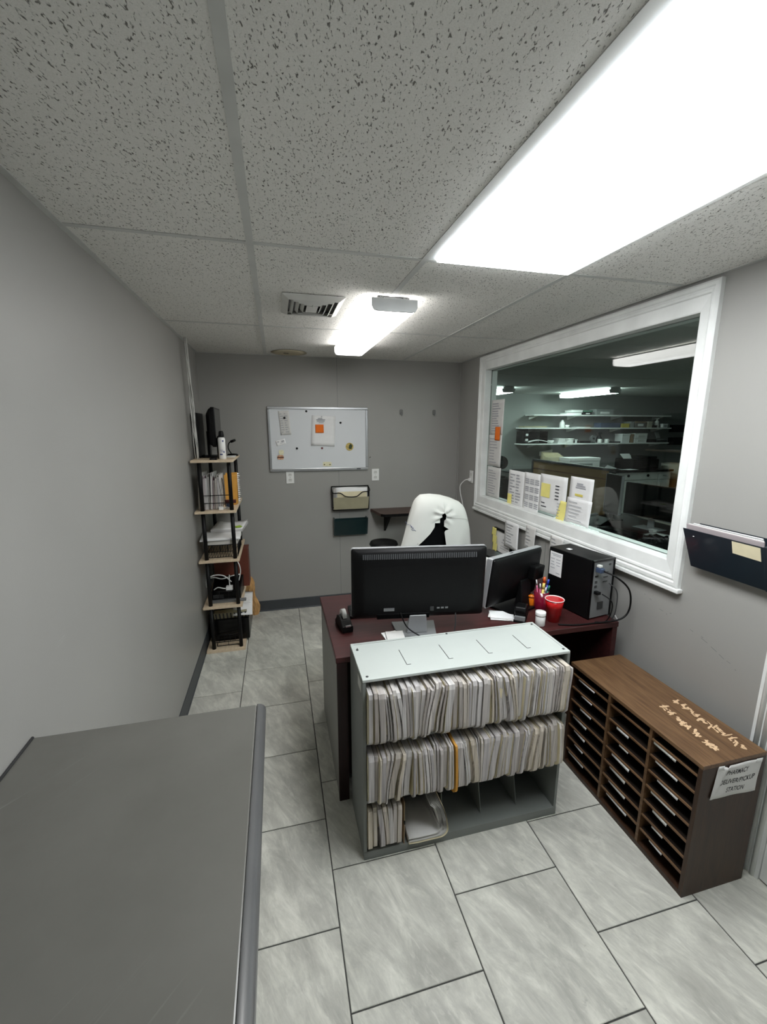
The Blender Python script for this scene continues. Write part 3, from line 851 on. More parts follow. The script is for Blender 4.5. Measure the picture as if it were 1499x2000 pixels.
# ================================================================== FOLDERS IN THE FILE CABINET
ORD = ['first', 'second', 'third', 'fourth', 'fifth', 'sixth', 'seventh', 'eighth', 'ninth', 'tenth']
def folder(x, th, z0, h, yf, lean, bend, sag, cover, pages, label, group, tab=None):
    """one stuffed folder: U-shaped card cover and the sheets inside; spine at the bottom, front edge hangs out of the cabinet"""
    yb = KY1 - 0.022
    ln = [lean]
    def X(s, f):              # s height 0..1, f depth 0 back..1 front
        return lean * (s - 0.2) + (bend * (1 - s) ** 1.5 + 0.3 * bend * math.sin(4.0 * s)) * f ** 3
    def Yf(s, ex):
        return yf - ex + 0.032 * max(0.0, 1 - s / 0.17) ** 1.8 + 0.010 * max(0.0, (s - 0.9) / 0.1) ** 2
    def Z(s, f):
        return z0 + 0.0012 + h * s - sag * (1 - s) * max(0.0, (f - 0.87) / 0.13)
    FD = (0.0, 0.5, 0.87, 1.0)
    SV = (0.0, 0.03, 0.075, 0.13, 0.22, 0.4, 0.6, 0.8, 0.92, 1.0)
    t = thing('file_folder', label, 'folder', (x + th / 2, (yb + yf) / 2, z0), 0, group)
    def pt(off, s, f, ex):
        y = yb + (Yf(s, ex) - yb) * f
        return (x + off + X(s, f), y, Z(s, f))
    def block(mb, o0, o1, s0, s1, ex):
        a = []
        S_ = [s0 + (s1 - s0) * s for s in SV]
        for o in (o0, o1):
            for s in S_:
                for f in FD:
                    a.append(pt(o, s, f, ex))
        nf, ns = len(FD), len(SV); n = nf * ns; fs = []
        for j in range(ns - 1):
            for i in range(nf - 1):
                q = (j * nf + i, j * nf + i + 1, (j + 1) * nf + i + 1, (j + 1) * nf + i)
                fs.append(q); fs.append(tuple(n + k for k in reversed(q)))
        for j in range(ns - 1):
            fs.append((j * nf + nf - 1, n + j * nf + nf - 1, n + (j + 1) * nf + nf - 1, (j + 1) * nf + nf - 1))
            fs.append((j * nf, (j + 1) * nf, n + (j + 1) * nf, n + j * nf))
        for i in range(nf - 1):
            fs.append((i, n + i, n + i + 1, i + 1))
            fs.append(((ns - 1) * nf + i, (ns - 1) * nf + i + 1, n + (ns - 1) * nf + i + 1, n + (ns - 1) * nf + i))
        mb.add(a, fs, False)
    c = MB()
    block(c, 0, 0.0007, 0.0, R.uniform(0.90, 0.98), R.uniform(-0.012, 0.001))
    block(c, th - 0.0007, th, 0.0, R.uniform(0.90, 0.97), R.uniform(-0.012, 0.002))
    block(c, 0.0007, th - 0.0007, 0.0, 0.012, -0.001)
    if tab:
        zt = tab
        p0 = pt(th, zt, 1, 0); 
        c.add([(p0[0] - 0.0005, p0[1] + 0.004, p0[2]), (p0[0] + 0.016, p0[1] - 0.010, p0[2] + 0.012), (p0[0] + 0.018, p0[1] - 0.010, p0[2] + 0.05), (p0[0] - 0.0005, p0[1] + 0.004, p0[2] + 0.055)], [(0, 1, 2, 3)])
    build('cover', c, cover, t)
    pmb = MB(); block(pmb, 0.0009, th - 0.0009, 0.016, R.uniform(0.95, 1.0), R.uniform(-0.002, 0.007))
    build('pages', pmb, pages, t)
    return t
def folder_row(z0, xa, xb, h, tier, seed, special=None):
    rr = random.Random(seed)
    x = xa
    i = 0
    ph = rr.uniform(0, 6)
    while x < xb - 0.006:
        th = rr.choice([0.007, 0.009, 0.011, 0.014, 0.019, 0.024]) * rr.uniform(0.85, 1.15)
        if x + th > xb:
            th = xb - x
        u = (x - xa) / (xb - xa)
        fl = min(1, u * 8 + 0.15, (1 - u) * 8 + 0.15)
        bend = (0.016 * math.sin(ph + 10 * u) + 0.012 * math.sin(ph * 2 + 27 * u)) * fl
        lean = 0.004 * math.sin(7 * u + ph) * fl
        if tier == 'top' and u < 0.13:
            bend = 0.026 * u / 0.13
        lab = 'paper-stuffed manila folder hanging out of the %s tier of the file cabinet' % tier
        cov = MANILA
        if special and abs(x - special) < th:
            lab = 'bright orange envelope sticking out among the middle tier folders'
            folder(x, 0.011, z0, h * 1.0, 1.340, 0.004, bend, 0.016, MANILAD, MANILAD, lab, None)
            x += 0.0118; special = None; i += 1
            continue
        tab = None
        if tier == 'top' and abs(u - 0.59) < 0.008:
            tab = 0.52; lab = 'manila folder with a pale yellow tab sticking out of top tier'
        folder(x, th, z0, h * rr.uniform(0.93, 1.0), 1.352 + rr.uniform(-0.012, 0.010), lean, bend, rr.uniform(0.0, 0.005), cov, PAGES, lab,
               None if tab else 'folders on the %s tier' % tier, tab)
        x += th + 0.0012
        i += 1
folder_row(SHZ[2], 0.337, 1.190, 0.236, 'top', 3)
folder_row(SHZ[1], 0.337, 1.190, 0.234, 'middle', 5, 0.685)
# bottom tier: a handful of folders at the left, one slumped bundle, the rest empty
x = 0.337
for i, (th, bend) in enumerate([(0.018, 0.0), (0.017, 0.002), (0.020, 0.012), (0.018, 0.014), (0.019, 0.008), (0.017, 0.0), (0.018, -0.001)]):
    folder(x, th, SHZ[0], 0.208, 1.374 + 0.004 * (i % 2), 0.0, bend, 0.0, MANILA, PAGES, 'stuffed manila folder, %s from the left end of the bottom tier' % ORD[i], 'folders on the bottom tier')
    x += th + 0.002
t = thing('file_folder', 'tan folder with dark clip beside the slumped papers on bottom tier', 'folder', (0.493, 1.5, SHZ[0]))
build('cover', MB().box(0.488, 0.4905, 1.384, 1.640, SHZ[0] + 0.001, 0.240), TANBOX, t)
build('clip', MB().box(0.4875, 0.4915, 1.380, 1.390, 0.135, 0.150), BLACKP, t)
t = thing('slumped_folder', 'open folder of loose sheets slumped sideways in the bottom tier', 'folder', (0.60, 1.5, SHZ[0]))
def slump(k, n, d0=0.0):
    """J-shaped sheet: lies on the shelf, then curls up at the right"""
    zb = SHZ[0] + 0.002 + 0.0036 * k
    r = 0.034 - 0.002 * k
    x0, x1 = 0.5065, 0.645 - 0.0035 * k
    path = [(x0, zb + 0.004)] + [(x0 + (x1 - x0) * s, zb) for s in (0.3, 0.6, 0.9)]
    for a in range(0, 100, 14):
        b = math.radians(a)
        path.append((x1 + r * math.sin(b), zb + r - r * math.cos(b)))
    ex, ez = path[-1]
    path += [(ex - 0.006, ez + 0.045), (ex - 0.022, ez + 0.10), (ex - 0.045, ez + 0.150 - 0.004 * k)]
    return path
def sheet_from_path(path, y0, y1, th):
    P = path
    mb = MB()
    def fn(u, v):
        s = u * (len(P) - 1); i = min(int(s), len(P) - 2); f = s - i
        return (P[i][0] + (P[i + 1][0] - P[i][0]) * f, y0 + (y1 - y0) * v, P[i][1] + (P[i + 1][1] - P[i][1]) * f)
    return mb.slab(fn, len(P) - 1, 1, (-0.0002, 0, th))
build('cover', sheet_from_path(slump(0, 8), 1.372, 1.63, 0.0012), MANILA, t)
for k in range(1, 8):
    build('sheets', sheet_from_path(slump(k, 8), 1.376 + R.uniform(-0.004, 0.006), 1.63, 0.0026), PAPER2, t)

# ================================================================== THINGS ON THE DESK
def local_part(name, mb, mat, parent, bevel=0.0):
    return build(name, mb, mat, parent, bevel=bevel, local=True)
# ---- big monitor, its back towards the cabinet
t = thing('computer_monitor', 'large black monitor seen from behind, standing on the desk', 'monitor', (0.676, 1.80, DZ), math.radians(-8.5))
mw, mh, mz0 = 0.318, 0.352, 0.092
lean = math.radians(-4)
def tilt(v, z0=mz0, ang=lean):
    """lean the panel about its lower edge; positive y local is the screen side"""
    out = []
    for (x, y, z) in v:
        dz = z - z0
        out.append((x, y + dz * math.sin(ang) , z0 + dz * math.cos(ang)))
    return out
def tb(mb, z0=mz0, ang=lean):
    q = MB(); q.v = tilt(mb.v, z0, ang); q.f = mb.f; q.sm = mb.sm; return q
local_part('bezel', tb(MB().prism(rounded(-mw, mw, mz0, mz0 + mh, 0.012), 0.018, 0.040, 'y')), SILVER, t, 0.002)
# back shell: domed from the bezel to a flatter middle
m = MB()
def shell(levels, cx=0.0):
    mb = MB(); vs = []
    for (hw, za, zb, y, r) in levels:
        vs += [(p[0] + cx, y, p[1]) for p in rounded(-hw, hw, za, zb, r)]
    n = len(rounded(0, 1, 0, 1, 0.1)); fs = []
    for j in range(len(levels) - 1):
        for i in range(n):
            k = (i + 1) % n
            fs.append((j * n + i, j * n + k, (j + 1) * n + k, (j + 1) * n + i))
    fs.append(tuple((len(levels) - 1) * n + i for i in range(n)))
    fs.append(tuple(range(n - 1, -1, -1)))
    return mb.add(vs, fs, True)
body = local_part('back_shell', tb(shell([(mw - 0.001, mz0 + 0.001, mz0 + mh - 0.001, 0.0178, 0.012), (mw - 0.002, mz0 + 0.002, mz0 + mh - 0.003, 0.008, 0.014),
        (mw - 0.018, mz0 + 0.012, mz0 + mh - 0.018, -0.002, 0.022), (mw - 0.050, mz0 + 0.022, mz0 + mh - 0.050, -0.012, 0.03), (mw - 0.062, mz0 + 0.03, mz0 + mh - 0.085, -0.014, 0.03)])), BLACKP, t)
body.data.polygons[-1].use_smooth = False; body.data.polygons[-2].use_smooth = False
local_part('screen', tb(MB().box(-mw + 0.016, mw - 0.016, 0.0402, 0.0412, mz0 + 0.02, mz0 + mh - 0.014)), SCREEN, t)
m = MB()
for i in range(62):
    x = -0.262 + i * 0.524 / 61
    m.obox((x, -0.0075, mz0 + mh - 0.0365), (0.0020, 0, 0), (0, -0.0016, 0.0005), (0, 0.0036, 0.0115))
vt = local_part('vent_slots', tb(m), plain('vent_grey', C(74, 76, 78), 0.4), body); vt['kind'] = 'stuff'
local_part('vent_rim', tb(MB().obox((0, 0.0015, mz0 + mh - 0.0175), (0.262, 0, 0), (0, 0.0012, 0.0005), (0, -0.001, 0.0022))), BLACKG, body)
local_part('rating_label', tb(MB().box(-0.168, -0.118, -0.0163, -0.0155, mz0 + 0.045, mz0 + 0.061)), MIDG, body)
local_part('port_block', tb(MB().box(-0.20, 0.05, -0.016, -0.004, mz0 + 0.004, mz0 + 0.030)), BLACKG, body, 0.002)
local_part('power_socket', tb(MB().box(0.052, 0.070, -0.0172, -0.0155, mz0 + 0.040, mz0 + 0.062)), DARKG, body)
for i in range(3):
    local_part('port', tb(MB().box(0.085 + i * 0.02, 0.098 + i * 0.02, -0.0172, -0.0155, mz0 + 0.05, mz0 + 0.058)), MIDG, body)
local_part('stand_neck', MB().hexa([(-0.055, 0.0, 0.012), (0.045, 0.0, 0.012), (0.045, 0.03, 0.012), (-0.055, 0.03, 0.012)],
                                   [(-0.045, -0.022, mz0 + 0.020), (0.035, -0.022, mz0 + 0.020), (0.035, 0.0, mz0 + 0.020), (-0.045, 0.0, mz0 + 0.020)]), SILVER, t, 0.003)
local_part('stand_base', MB().prism([(-0.115, 0.13), (-0.095, -0.035), (-0.06, -0.072), (0.05, -0.072), (0.085, -0.035), (0.105, 0.13)], 0.0005, 0.012, 'z'), MIDG, t, 0.003)
# cables behind the monitor
tag(build('monitor_cable', MB().tube(smooth_path([(0.585, 1.795, 0.862), (0.61, 1.772, 0.80), (0.66, 1.742, 0.765), (0.72, 1.715, 0.742), (0.80, 1.700, 0.7395), (0.90, 1.703, 0.7395)], 6), 0.0035), BLACKP),
    'black cable looping down from the back of the large monitor', 'cable')
tag(build('monitor_cable', MB().tube(smooth_path([(0.850, 1.765, 0.86), (0.848, 1.752, 0.80), (0.835, 1.738, 0.752), (0.828, 1.715, 0.7395), (0.84, 1.690, 0.7395)], 6), 0.0032), DARKG),
    'thin grey power cord hanging from the large monitor to desk edge', 'cable')
# papers under the stand
for k, (x, y, w_, d_, a) in enumerate([(0.555, 1.795, 0.09, 0.12, 0.10), (0.560, 1.790, 0.085, 0.10, -0.12)]):
    m = MB()
    ca, sa = math.cos(a), math.sin(a)
    m.obox((x, y, DZ + 0.004 + 0.007 * k), (w_ / 2 * ca, w_ / 2 * sa, 0), (-d_ / 2 * sa, d_ / 2 * ca, 0), (0, 0, 0.003))
    tag(build('note_pad', m, PAPER if k == 0 else PAPER2), ['white note pad lying flat under the monitor stand', 'small off-white pad lying on top of a white note pad'][k], 'note pad')
# keyboard behind the big monitor
t = thing('keyboard', 'black keyboard peeking out below the large monitor on the desk', 'keyboard', (0.60, 2.10, DZ), math.radians(-5))
local_part('body', MB().box(-0.21, 0.21, -0.07, 0.07, 0.001, 0.016), BLACKP, t, 0.003)
m = MB()
for r_ in range(5):
    for c_ in range(15):
        m.box(-0.20 + c_ * 0.0265, -0.20 + c_ * 0.0265 + 0.022, -0.06 + r_ * 0.025, -0.06 + r_ * 0.025 + 0.020, 0.0162, 0.0225)
kk = local_part('keys', m, BLACKG, t); kk['kind'] = 'stuff'
# ---- tape dispenser
t = thing('tape_dispenser', 'black tape dispenser on the desk corner beside large monitor', 'tape dispenser', (0.342, 1.965, DZ), math.radians(8))
prof = [(-0.065, 0.0), (0.070, 0.0), (0.072, 0.022), (0.055, 0.030), (0.035, 0.058), (0.0, 0.066), (-0.03, 0.05), (-0.060, 0.030), (-0.068, 0.036), (-0.070, 0.015)]
local_part('body', MB().prism(prof, -0.027, 0.027, 'x'), BLACKP, t, 0.004)
local_part('tape_roll', MB().cyl((-0.010, 0.010, 0.062), (0.010, 0.010, 0.062), 0.031, n=24), WHITEP, t)
local_part('hub', MB().cyl((-0.011, 0.010, 0.062), (0.011, 0.010, 0.062), 0.014, n=16), MIDG, t)
local_part('cutter', MB().box(-0.013, 0.013, -0.073, -0.066, 0.034, 0.041), CHROME, t)
# ---- second monitor, angled
t = thing('computer_monitor', 'smaller silver-edged monitor angled towards the window wall on the desk', 'monitor', (1.285, 2.005, DZ), math.radians(21.5))
mw2, mh2, z2 = 0.212, 0.288, 0.035
a2 = math.radians(-7)
local_part('bezel', tb(MB().prism(rounded(-mw2, mw2, z2, z2 + mh2, 0.010), -0.004, 0.030, 'y'), z2, a2), SILVER, t, 0.003)
b2 = local_part('back_shell', tb(shell([(mw2 - 0.004, z2 + 0.003, z2 + mh2 - 0.004, -0.0042, 0.012), (mw2 - 0.010, z2 + 0.010, z2 + mh2 - 0.010, -0.014, 0.016),
        (mw2 - 0.028, z2 + 0.02, z2 + mh2 - 0.030, -0.022, 0.02), (mw2 - 0.040, z2 + 0.03, z2 + mh2 - 0.062, -0.034, 0.025)]), z2, a2), BLACKP, t)
local_part('screen', tb(MB().box(-mw2 + 0.014, mw2 - 0.014, 0.0302, 0.0312, z2 + 0.018, z2 + mh2 - 0.014), z2, a2), SCREEN, t)
local_part('button', tb(MB().box(-0.05, -0.03, 0.008, 0.014, z2 + mh2, z2 + mh2 + 0.0022), z2, a2), DARKG, t)
local_part('mount_block', tb(MB().box(0.08, 0.17, -0.075, -0.03, z2 + 0.12, z2 + 0.20), z2, a2), BLACKP, t, 0.008)
local_part('stand_neck', MB().hexa([(0.00, -0.085, 0.004), (0.085, -0.085, 0.004), (0.085, -0.03, 0.004), (0.00, -0.03, 0.004)],
                                   [(0.02, -0.055, 0.16), (0.105, -0.055, 0.16), (0.105, -0.035, 0.16), (0.02, -0.035, 0.16)]), BLACKP, t, 0.006)
local_part('stand_base', MB().prism(rounded(-0.11, 0.11, -0.11, 0.09, 0.03), 0.0005, 0.012, 'z'), BLACKP, t, 0.003)
# ---- stapler-like black punch next to it, with papers
t = thing('hole_punch', 'chunky black desk punch with metal jaw between monitor and red cup', 'hole punch', (1.275, 1.865, DZ), math.radians(-38))
local_part('handle', MB().prism([(-0.075, 0.030), (0.055, 0.012), (0.068, 0.030), (0.060, 0.052), (-0.02, 0.078), (-0.075, 0.082), (-0.085, 0.06)], -0.028, 0.028, 'x'), BLACKP, t, 0.006)
local_part('base_plate', MB().box(-0.03, 0.03, -0.09, 0.07, 0.0005, 0.011), BLACKP, t, 0.003)
local_part('jaw', MB().box(-0.026, 0.026, -0.088, -0.055, 0.0115, 0.034), MIDG, t, 0.002)
t = thing('paper_stack', 'small pile of white slips on the desk below the angled monitor', 'papers', (1.17, 1.885, DZ))
for k in range(4):
    a = -0.5 + R.uniform(-0.18, 0.12)
    local_part('slip', MB().obox((R.uniform(-0.01, 0.01), R.uniform(-0.008, 0.008), 0.0015 + 0.0028 * k), (0.062 * math.cos(a), 0.062 * math.sin(a), 0), (-0.045 * math.sin(a), 0.045 * math.cos(a), 0), (0, 0, 0.0012)), PAPER if k % 2 else PAPER2, t)
# ---- red cup, pill bottle
t = thing('red_cup', 'red plastic party cup standing on the desk', 'cup', (1.408, 1.782, DZ))
build('body', MB().lathe([(0.031, 0.0005), (0.034, 0.03), (0.036, 0.031), (0.040, 0.075), (0.041, 0.076), (0.046, 0.117)], (1.408, 1.782, DZ), 32), RED, t)
build('lining', MB().lathe([(0.0, 0.006), (0.030, 0.006), (0.0445, 0.1165)], (1.408, 1.782, DZ), 32), PINKW, t)
bpy.data.objects[t.children[0].name].data.polygons[-1].use_smooth = False
mbr = MB()
for i in range(33):
    pass
build('rim', MB().lathe([(0.0445, 0.1165), (0.0475, 0.1165), (0.0482, 0.1185), (0.0472, 0.1205), (0.0450, 0.120), (0.0445, 0.1165)], (1.408, 1.782, DZ), 32), PINKW, t)
t = thing('pill_bottle', 'small white plastic pill bottle in front of the red cup', 'bottle', (1.311, 1.752, DZ))
build('body', MB().lathe([(0.022, 0.0005), (0.024, 0.003), (0.024, 0.050), (0.022, 0.053)], (1.311, 1.752, DZ), 24), WHITEP, t)
build('cap', MB().lathe([(0.0252, 0.0535), (0.0258, 0.056), (0.0258, 0.071), (0.024, 0.0735), (0.0, 0.0735)], (1.311, 1.752, DZ), 24), WHITEP, t)
# ---- pen holder and pens
PHX, PHY = 1.437, 1.935
t = thing('pen_holder', 'magenta pen cup full of pens and markers on the desk', 'pen holder', (PHX, PHY, DZ))
build('cup', MB().lathe([(0.036, 0.0005), (0.038, 0.005), (0.040, 0.100), (0.0375, 0.100), (0.0355, 0.006), (0.0, 0.006)], (PHX, PHY, DZ), 24), MAGENTA, t)
pens = [(PENO, 'thick orange marker', 0.0085, 0.018, 0.010, 0.175), (PENY, 'pale yellow marker', 0.008, -0.004, -0.018, 0.150), (PENB, 'blue capped pen', 0.006, 0.030, -0.006, 0.165),
        (PENG, 'green capped pen', 0.0065, 0.026, -0.020, 0.135), (PENP, 'pink pencil', 0.004, -0.030, 0.004, 0.165), (PENW, 'white pen', 0.005, 0.004, -0.026, 0.130), (PENP, 'purple-pink pen', 0.004, -0.022, -0.016, 0.150)]
for pm, lb, r_, dx, dy_, L in pens:
    p0 = Vector((PHX + dx * 0.35, PHY + dy_ * 0.35, DZ + 0.008)); p1 = Vector((PHX + dx * 1.15, PHY + dy_ * 1.15, DZ + L))
    d_ = (p1 - p0).normalized()
    tt = thing('pen', lb + ' standing in the magenta pen cup', 'pen', tuple(p0))
    build('barrel', MB().cyl(p0 + d_ * 0.012, p1 - d_ * 0.03, r_ * 0.85, n=10), pm, tt)
    build('cap', MB().cyl(p1 - d_ * 0.0298, p1, r_, r_ * 0.85, n=10), PENW if pm is PENP else pm, tt)
    build('tip', MB().cyl(p0, p0 + d_ * 0.0118, 0.001, r_ * 0.7, n=8), BLACKP, tt)
for k, (x, y, h) in enumerate([(1.375, 2.015, 0.075), (1.395, 1.965, 0.055)]):
    tt = thing('prescription_vial', ['taller amber vial behind the pen cup on the desk', 'shorter amber vial beside the pen cup on the desk'][k], 'bottle', (x, y, DZ))
    build('body', MB().lathe([(0.017, 0.0005), (0.0185, 0.003), (0.0185, h), (0.016, h + 0.002)], (x, y, DZ), 20), AMBER, tt)
    build('cap', MB().lathe([(0.020, h + 0.0022), (0.020, h + 0.014), (0.0, h + 0.015)], (x, y, DZ), 20), AMBER if k else IVORY, tt)
# ---- computer tower
t = thing('computer_tower', 'black desktop computer tower on desk corner under the window', 'computer', (1.637, 1.895, DZ), math.radians(9.5))
tw, td, th_ = 0.078, 0.150, 0.322
body = local_part('case', MB().box(-tw, tw, -td + 0.012, td, 0.004, th_), BLACKP, t, 0.004)
local_part('rear_frame', MB().box(-tw, tw, -td, -td + 0.0115, th_ - 0.010, th_).box(-tw, -tw + 0.004, -td, -td + 0.0115, 0.006, th_ - 0.011).box(tw - 0.006, tw, -td, -td + 0.0115, 0.006, th_ - 0.011), BLACKG, t)
rear = local_part('rear_plate', MB().box(-tw + 0.0045, tw - 0.0065, -td + 0.006, -td + 0.0115, 0.008, th_ - 0.011), MIDG, t)
local_part('side_label', MB().box(-tw - 0.0008, -tw - 0.0001, 0.052, 0.140, 0.165, 0.300), PAPER, body)
m = MB()
for (v0, v1, z_) in [(0.060, 0.130, 0.286), (0.064, 0.120, 0.278), (0.105, 0.132, 0.258), (0.064, 0.094, 0.258), (0.108, 0.130, 0.240), (0.064, 0.094, 0.241), (0.105, 0.132, 0.224), (0.066, 0.09, 0.224), (0.1, 0.132, 0.205), (0.064, 0.09, 0.18)]:
    m.box(-tw - 0.0013, -tw - 0.0009, v0, v1, z_, z_ + 0.004)
local_part('label_print', m, INK, body)
local_part('top_sticker', MB().box(-0.035, -0.010, 0.05, 0.075, th_ + 0.0002, th_ + 0.001), PAPER, body)
for i, (px_, pz_, pw, ph_, mt) in enumerate([(-0.045, 0.275, 0.018, 0.012, BLUEBIN), (-0.045, 0.235, 0.02, 0.008, BLACKP), (-0.045, 0.205, 0.014, 0.012, DARKG), (-0.045, 0.18, 0.014, 0.012, DARKG), (-0.045, 0.15, 0.016, 0.014, BLACKP),
                                             (0.02, 0.25, 0.03, 0.004, DARKG), (0.02, 0.225, 0.03, 0.004, DARKG), (0.02, 0.20, 0.03, 0.004, DARKG), (0.0, 0.07, 0.04, 0.04, DARKG), (0.045, 0.29, 0.012, 0.01, DARKG)]):
    local_part('port', MB().box(px_ - pw / 2, px_ + pw / 2, -td + 0.003, -td + 0.0058, pz_ - ph_ / 2, pz_ + ph_ / 2), mt, rear)
local_part('plug', MB().box(-0.060, -0.032, -td - 0.030, -td + 0.0028, 0.262, 0.286), BLUEBIN, rear, 0.003)
local_part('plug', MB().box(-0.056, -0.036, -td - 0.018, -td + 0.0028, 0.288, 0.300), IVORY, rear, 0.002)
local_part('plug', MB().box(-0.058, -0.034, -td - 0.022, -td + 0.0028, 0.143, 0.158), BLACKP, rear, 0.002)
for sx in (-0.055, 0.055):
    for sy in (-0.11, 0.12):
        local_part('foot', MB().box(sx - 0.01, sx + 0.01, sy - 0.01, sy + 0.01, 0.0, 0.0038), BLACKP, t)
for k, (pts, r_, lb, mt) in enumerate([
        ([(1.622, 1.705, 1.010), (1.66, 1.655, 0.99), (1.735, 1.650, 0.92), (1.755, 1.655, 0.82), (1.715, 1.660, 0.765), (1.62, 1.690, 0.7415), (1.48, 1.700, 0.7400), (1.40, 1.725, 0.7400)], 0.0045, 'thick black cable arching from tower back and across the desk', BLACKP),
        ([(1.632, 1.712, 0.885), (1.655, 1.670, 0.86), (1.665, 1.675, 0.80), (1.65, 1.69, 0.745), (1.60, 1.705, 0.7400)], 0.003, 'thin black cable dropping from the middle of the tower back', BLACKP),
        ([(1.680, 1.728, 0.935), (1.70, 1.69, 0.90), (1.700, 1.685, 0.80), (1.690, 1.695, 0.742)], 0.0028, 'grey cable hanging down beside the tower back', DARKG),
        ([(1.715, 1.70, 0.765), (1.722, 1.695, 0.750), (1.728, 1.690, 0.7390)], 0.003, 'short white cable end lying on the desk corner', WHITEP)]):
    tag(build('cable', MB().tube(smooth_path(pts, 6), r_), mt), lb, 'cable')
# ---- white label printer behind the second monitor
t = thing('label_printer', 'white box-shaped label printer between the two monitors', 'printer', (1.30, 2.28, DZ), math.radians(12))
local_part('body', MB().box(-0.07, 0.07, -0.085, 0.085, 0.002, 0.215), WHITEP, t, 0.012)
local_part('lid', MB().box(-0.055, 0.055, -0.06, 0.07, 0.2155, 0.228), BLACKG, t, 0.004)
local_part('slot', MB().box(-0.045, 0.045, -0.0865, -0.0852, 0.15, 0.17), BLACKP, t)

# ================================================================== CHAIR AND COAT
CY = 2.87
t = thing('office_chair', 'black high-back office chair behind the desk, mostly under a coat', 'chair', (1.17, 2.72, 0))
m = MB()
def back_pt(u, v):
    a = 2 * math.pi * u
    s = 1 - 0.22 * v ** 3
    hw = (0.235 - 0.03 * v) * (1 if v < 0.98 else 0.9)
    return (1.175 + 0.0 + hw * s * math.copysign(abs(math.cos(a)) ** 0.5, math.cos(a)), CY + 0.045 * (1 if v < 0.98 else 0.6) * math.copysign(abs(math.sin(a)) ** 0.8, math.sin(a)) + 0.05 * v * 0.0, 0.50 + 0.70 * v - 0.07 * v ** 6 * (0.6 + math.cos(a)))
m.grid(back_pt, 32, 20)
k = len(m.v); m.f.append(tuple(range(20 * 33, 20 * 33 + 32))); m.sm.append(False)
build('backrest', m, CLOTHB, t)
build('seat', MB().prism(rounded(0.93, 1.42, 2.36, 2.84, 0.08, 6), 0.42, 0.51, 'z'), CLOTHB, t, bevel=0.02)
build('gas_column', MB().cyl((1.175, 2.60, 0.10), (1.175, 2.60, 0.4195), 0.03), BLACKM, t)
build('back_bar', MB().box(1.15, 1.20, 2.75, 2.935, 0.40, 0.4195).box(1.15, 1.20, 2.92, 2.935, 0.4196, 0.70), BLACKM, t)
for k in range(5):
    a = 2 * math.pi * k / 5 + 0.3
    ex, ey = 1.175 + 0.29 * math.cos(a), 2.60 + 0.29 * math.sin(a)
    lg = build('leg', MB().cyl((1.175, 2.60, 0.115), (ex, ey, 0.075), 0.022, 0.014, n=8), BLACKM, t)
    build('caster', MB().cyl((ex - 0.012 * math.sin(a), ey + 0.012 * math.cos(a), 0.03), (ex + 0.012 * math.sin(a), ey - 0.012 * math.cos(a), 0.03), 0.030, n=14), BLACKP, lg)
# ---- lab coat pulled over the chair back
ZB0 = 0.70
def ztop(a):
    return interp(a, [(-1, 1.175), (-0.92, 1.215), (-0.75, 1.243), (-0.4, 1.247), (0.0, 1.236), (0.4, 1.212), (0.75, 1.180), (0.92, 1.150), (1, 1.10)])
def xl(v): return interp(v, [(0, 0.862), (0.32, 0.897), (0.78, 0.957), (1, 0.990)])
def xr(v): return interp(v, [(0, 1.468), (0.3, 1.452), (0.62, 1.436), (0.8, 1.416), (1, 1.394)])
def zof(x, v):
    a = 2 * (x - xl(v)) / (xr(v) - xl(v)) - 1
    return ZB0 + v * (ztop(max(-1, min(1, a))) - ZB0)
OPL = [(0.0, 0.905), (0.32, 0.992), (0.50, 1.092), (0.585, 1.124), (0.640, 1.126), (0.645, 1.162), (0.74, 1.176), (0.775, 1.188), (0.79, 1.192), (1, 1.192)]
OPR = [(0.0, 1.224), (0.30, 1.218), (0.52, 1.199), (0.545, 1.206), (0.568, 1.229), (0.60, 1.196), (0.74, 1.206), (0.77, 1.202), (0.79, 1.192), (1, 1.192)]
def yfront(x, v):
    a = 2 * (x - xl(v)) / (xr(v) - xl(v)) - 1
    a = max(-0.9999, min(0.9999, a))
    d = 0.098 * (1 - abs(a) ** 3.2) ** (1 / 2.2)
    d *= (1 - max(0, (v - 0.72) / 0.28) ** 2.6) ** 0.5 if v < 1 else 0.0
    z = zof(x, v)
    dx, dz = x - 1.192, z - 1.100
    r = math.hypot(dx, dz); th = math.atan2(dz, dx)
    fold = 0.020 * math.cos(7 * th + 0.6) * math.exp(-((r - 0.035) / 0.035) ** 2)
    drape = 0.010 * math.sin(30 * x + 3 * v) * (1 - v) + 0.006 * math.sin(55 * (x - 0.3 * z)) * max(0, 0.8 - v)
    return CY - d - fold - drape * (1 - abs(a) ** 4)
m = MB()
NV, NU = 44, 16
vv = [j / NV for j in range(NV + 1)]
vv = sorted(set(vv + [0.64, 0.645, 0.545, 0.565, 0.60, 0.775, 0.79]))
def panel(xa, xb):
    a = []
    for v in vv:
        A, B = xa(v), xb(v)
        for i in range(NU + 1):
            x = A + (B - A) * (i / NU)
            a.append((x, yfront(x, v), zof(x, v)))
    w_ = NU + 1
    return a, [(j * w_ + i, j * w_ + i + 1, (j + 1) * w_ + i + 1, (j + 1) * w_ + i) for j in range(len(vv) - 1) for i in range(NU)]
m.add(*panel(xl, lambda v: interp(v, OPL)), True)
m.add(*panel(lambda v: interp(v, OPR), xr), True)
def yback(x, v):
    return 2 * CY - yfront(x, v) * 0 - (CY - 0.075 * (1 - abs(max(-0.9999, min(0.9999, 2 * (x - xl(v)) / (xr(v) - xl(v)) - 1))) ** 3.2) ** (1 / 2.2) * ((1 - max(0, (v - 0.72) / 0.28) ** 2.6) ** 0.5 if v < 1 else 0.0))
a = []
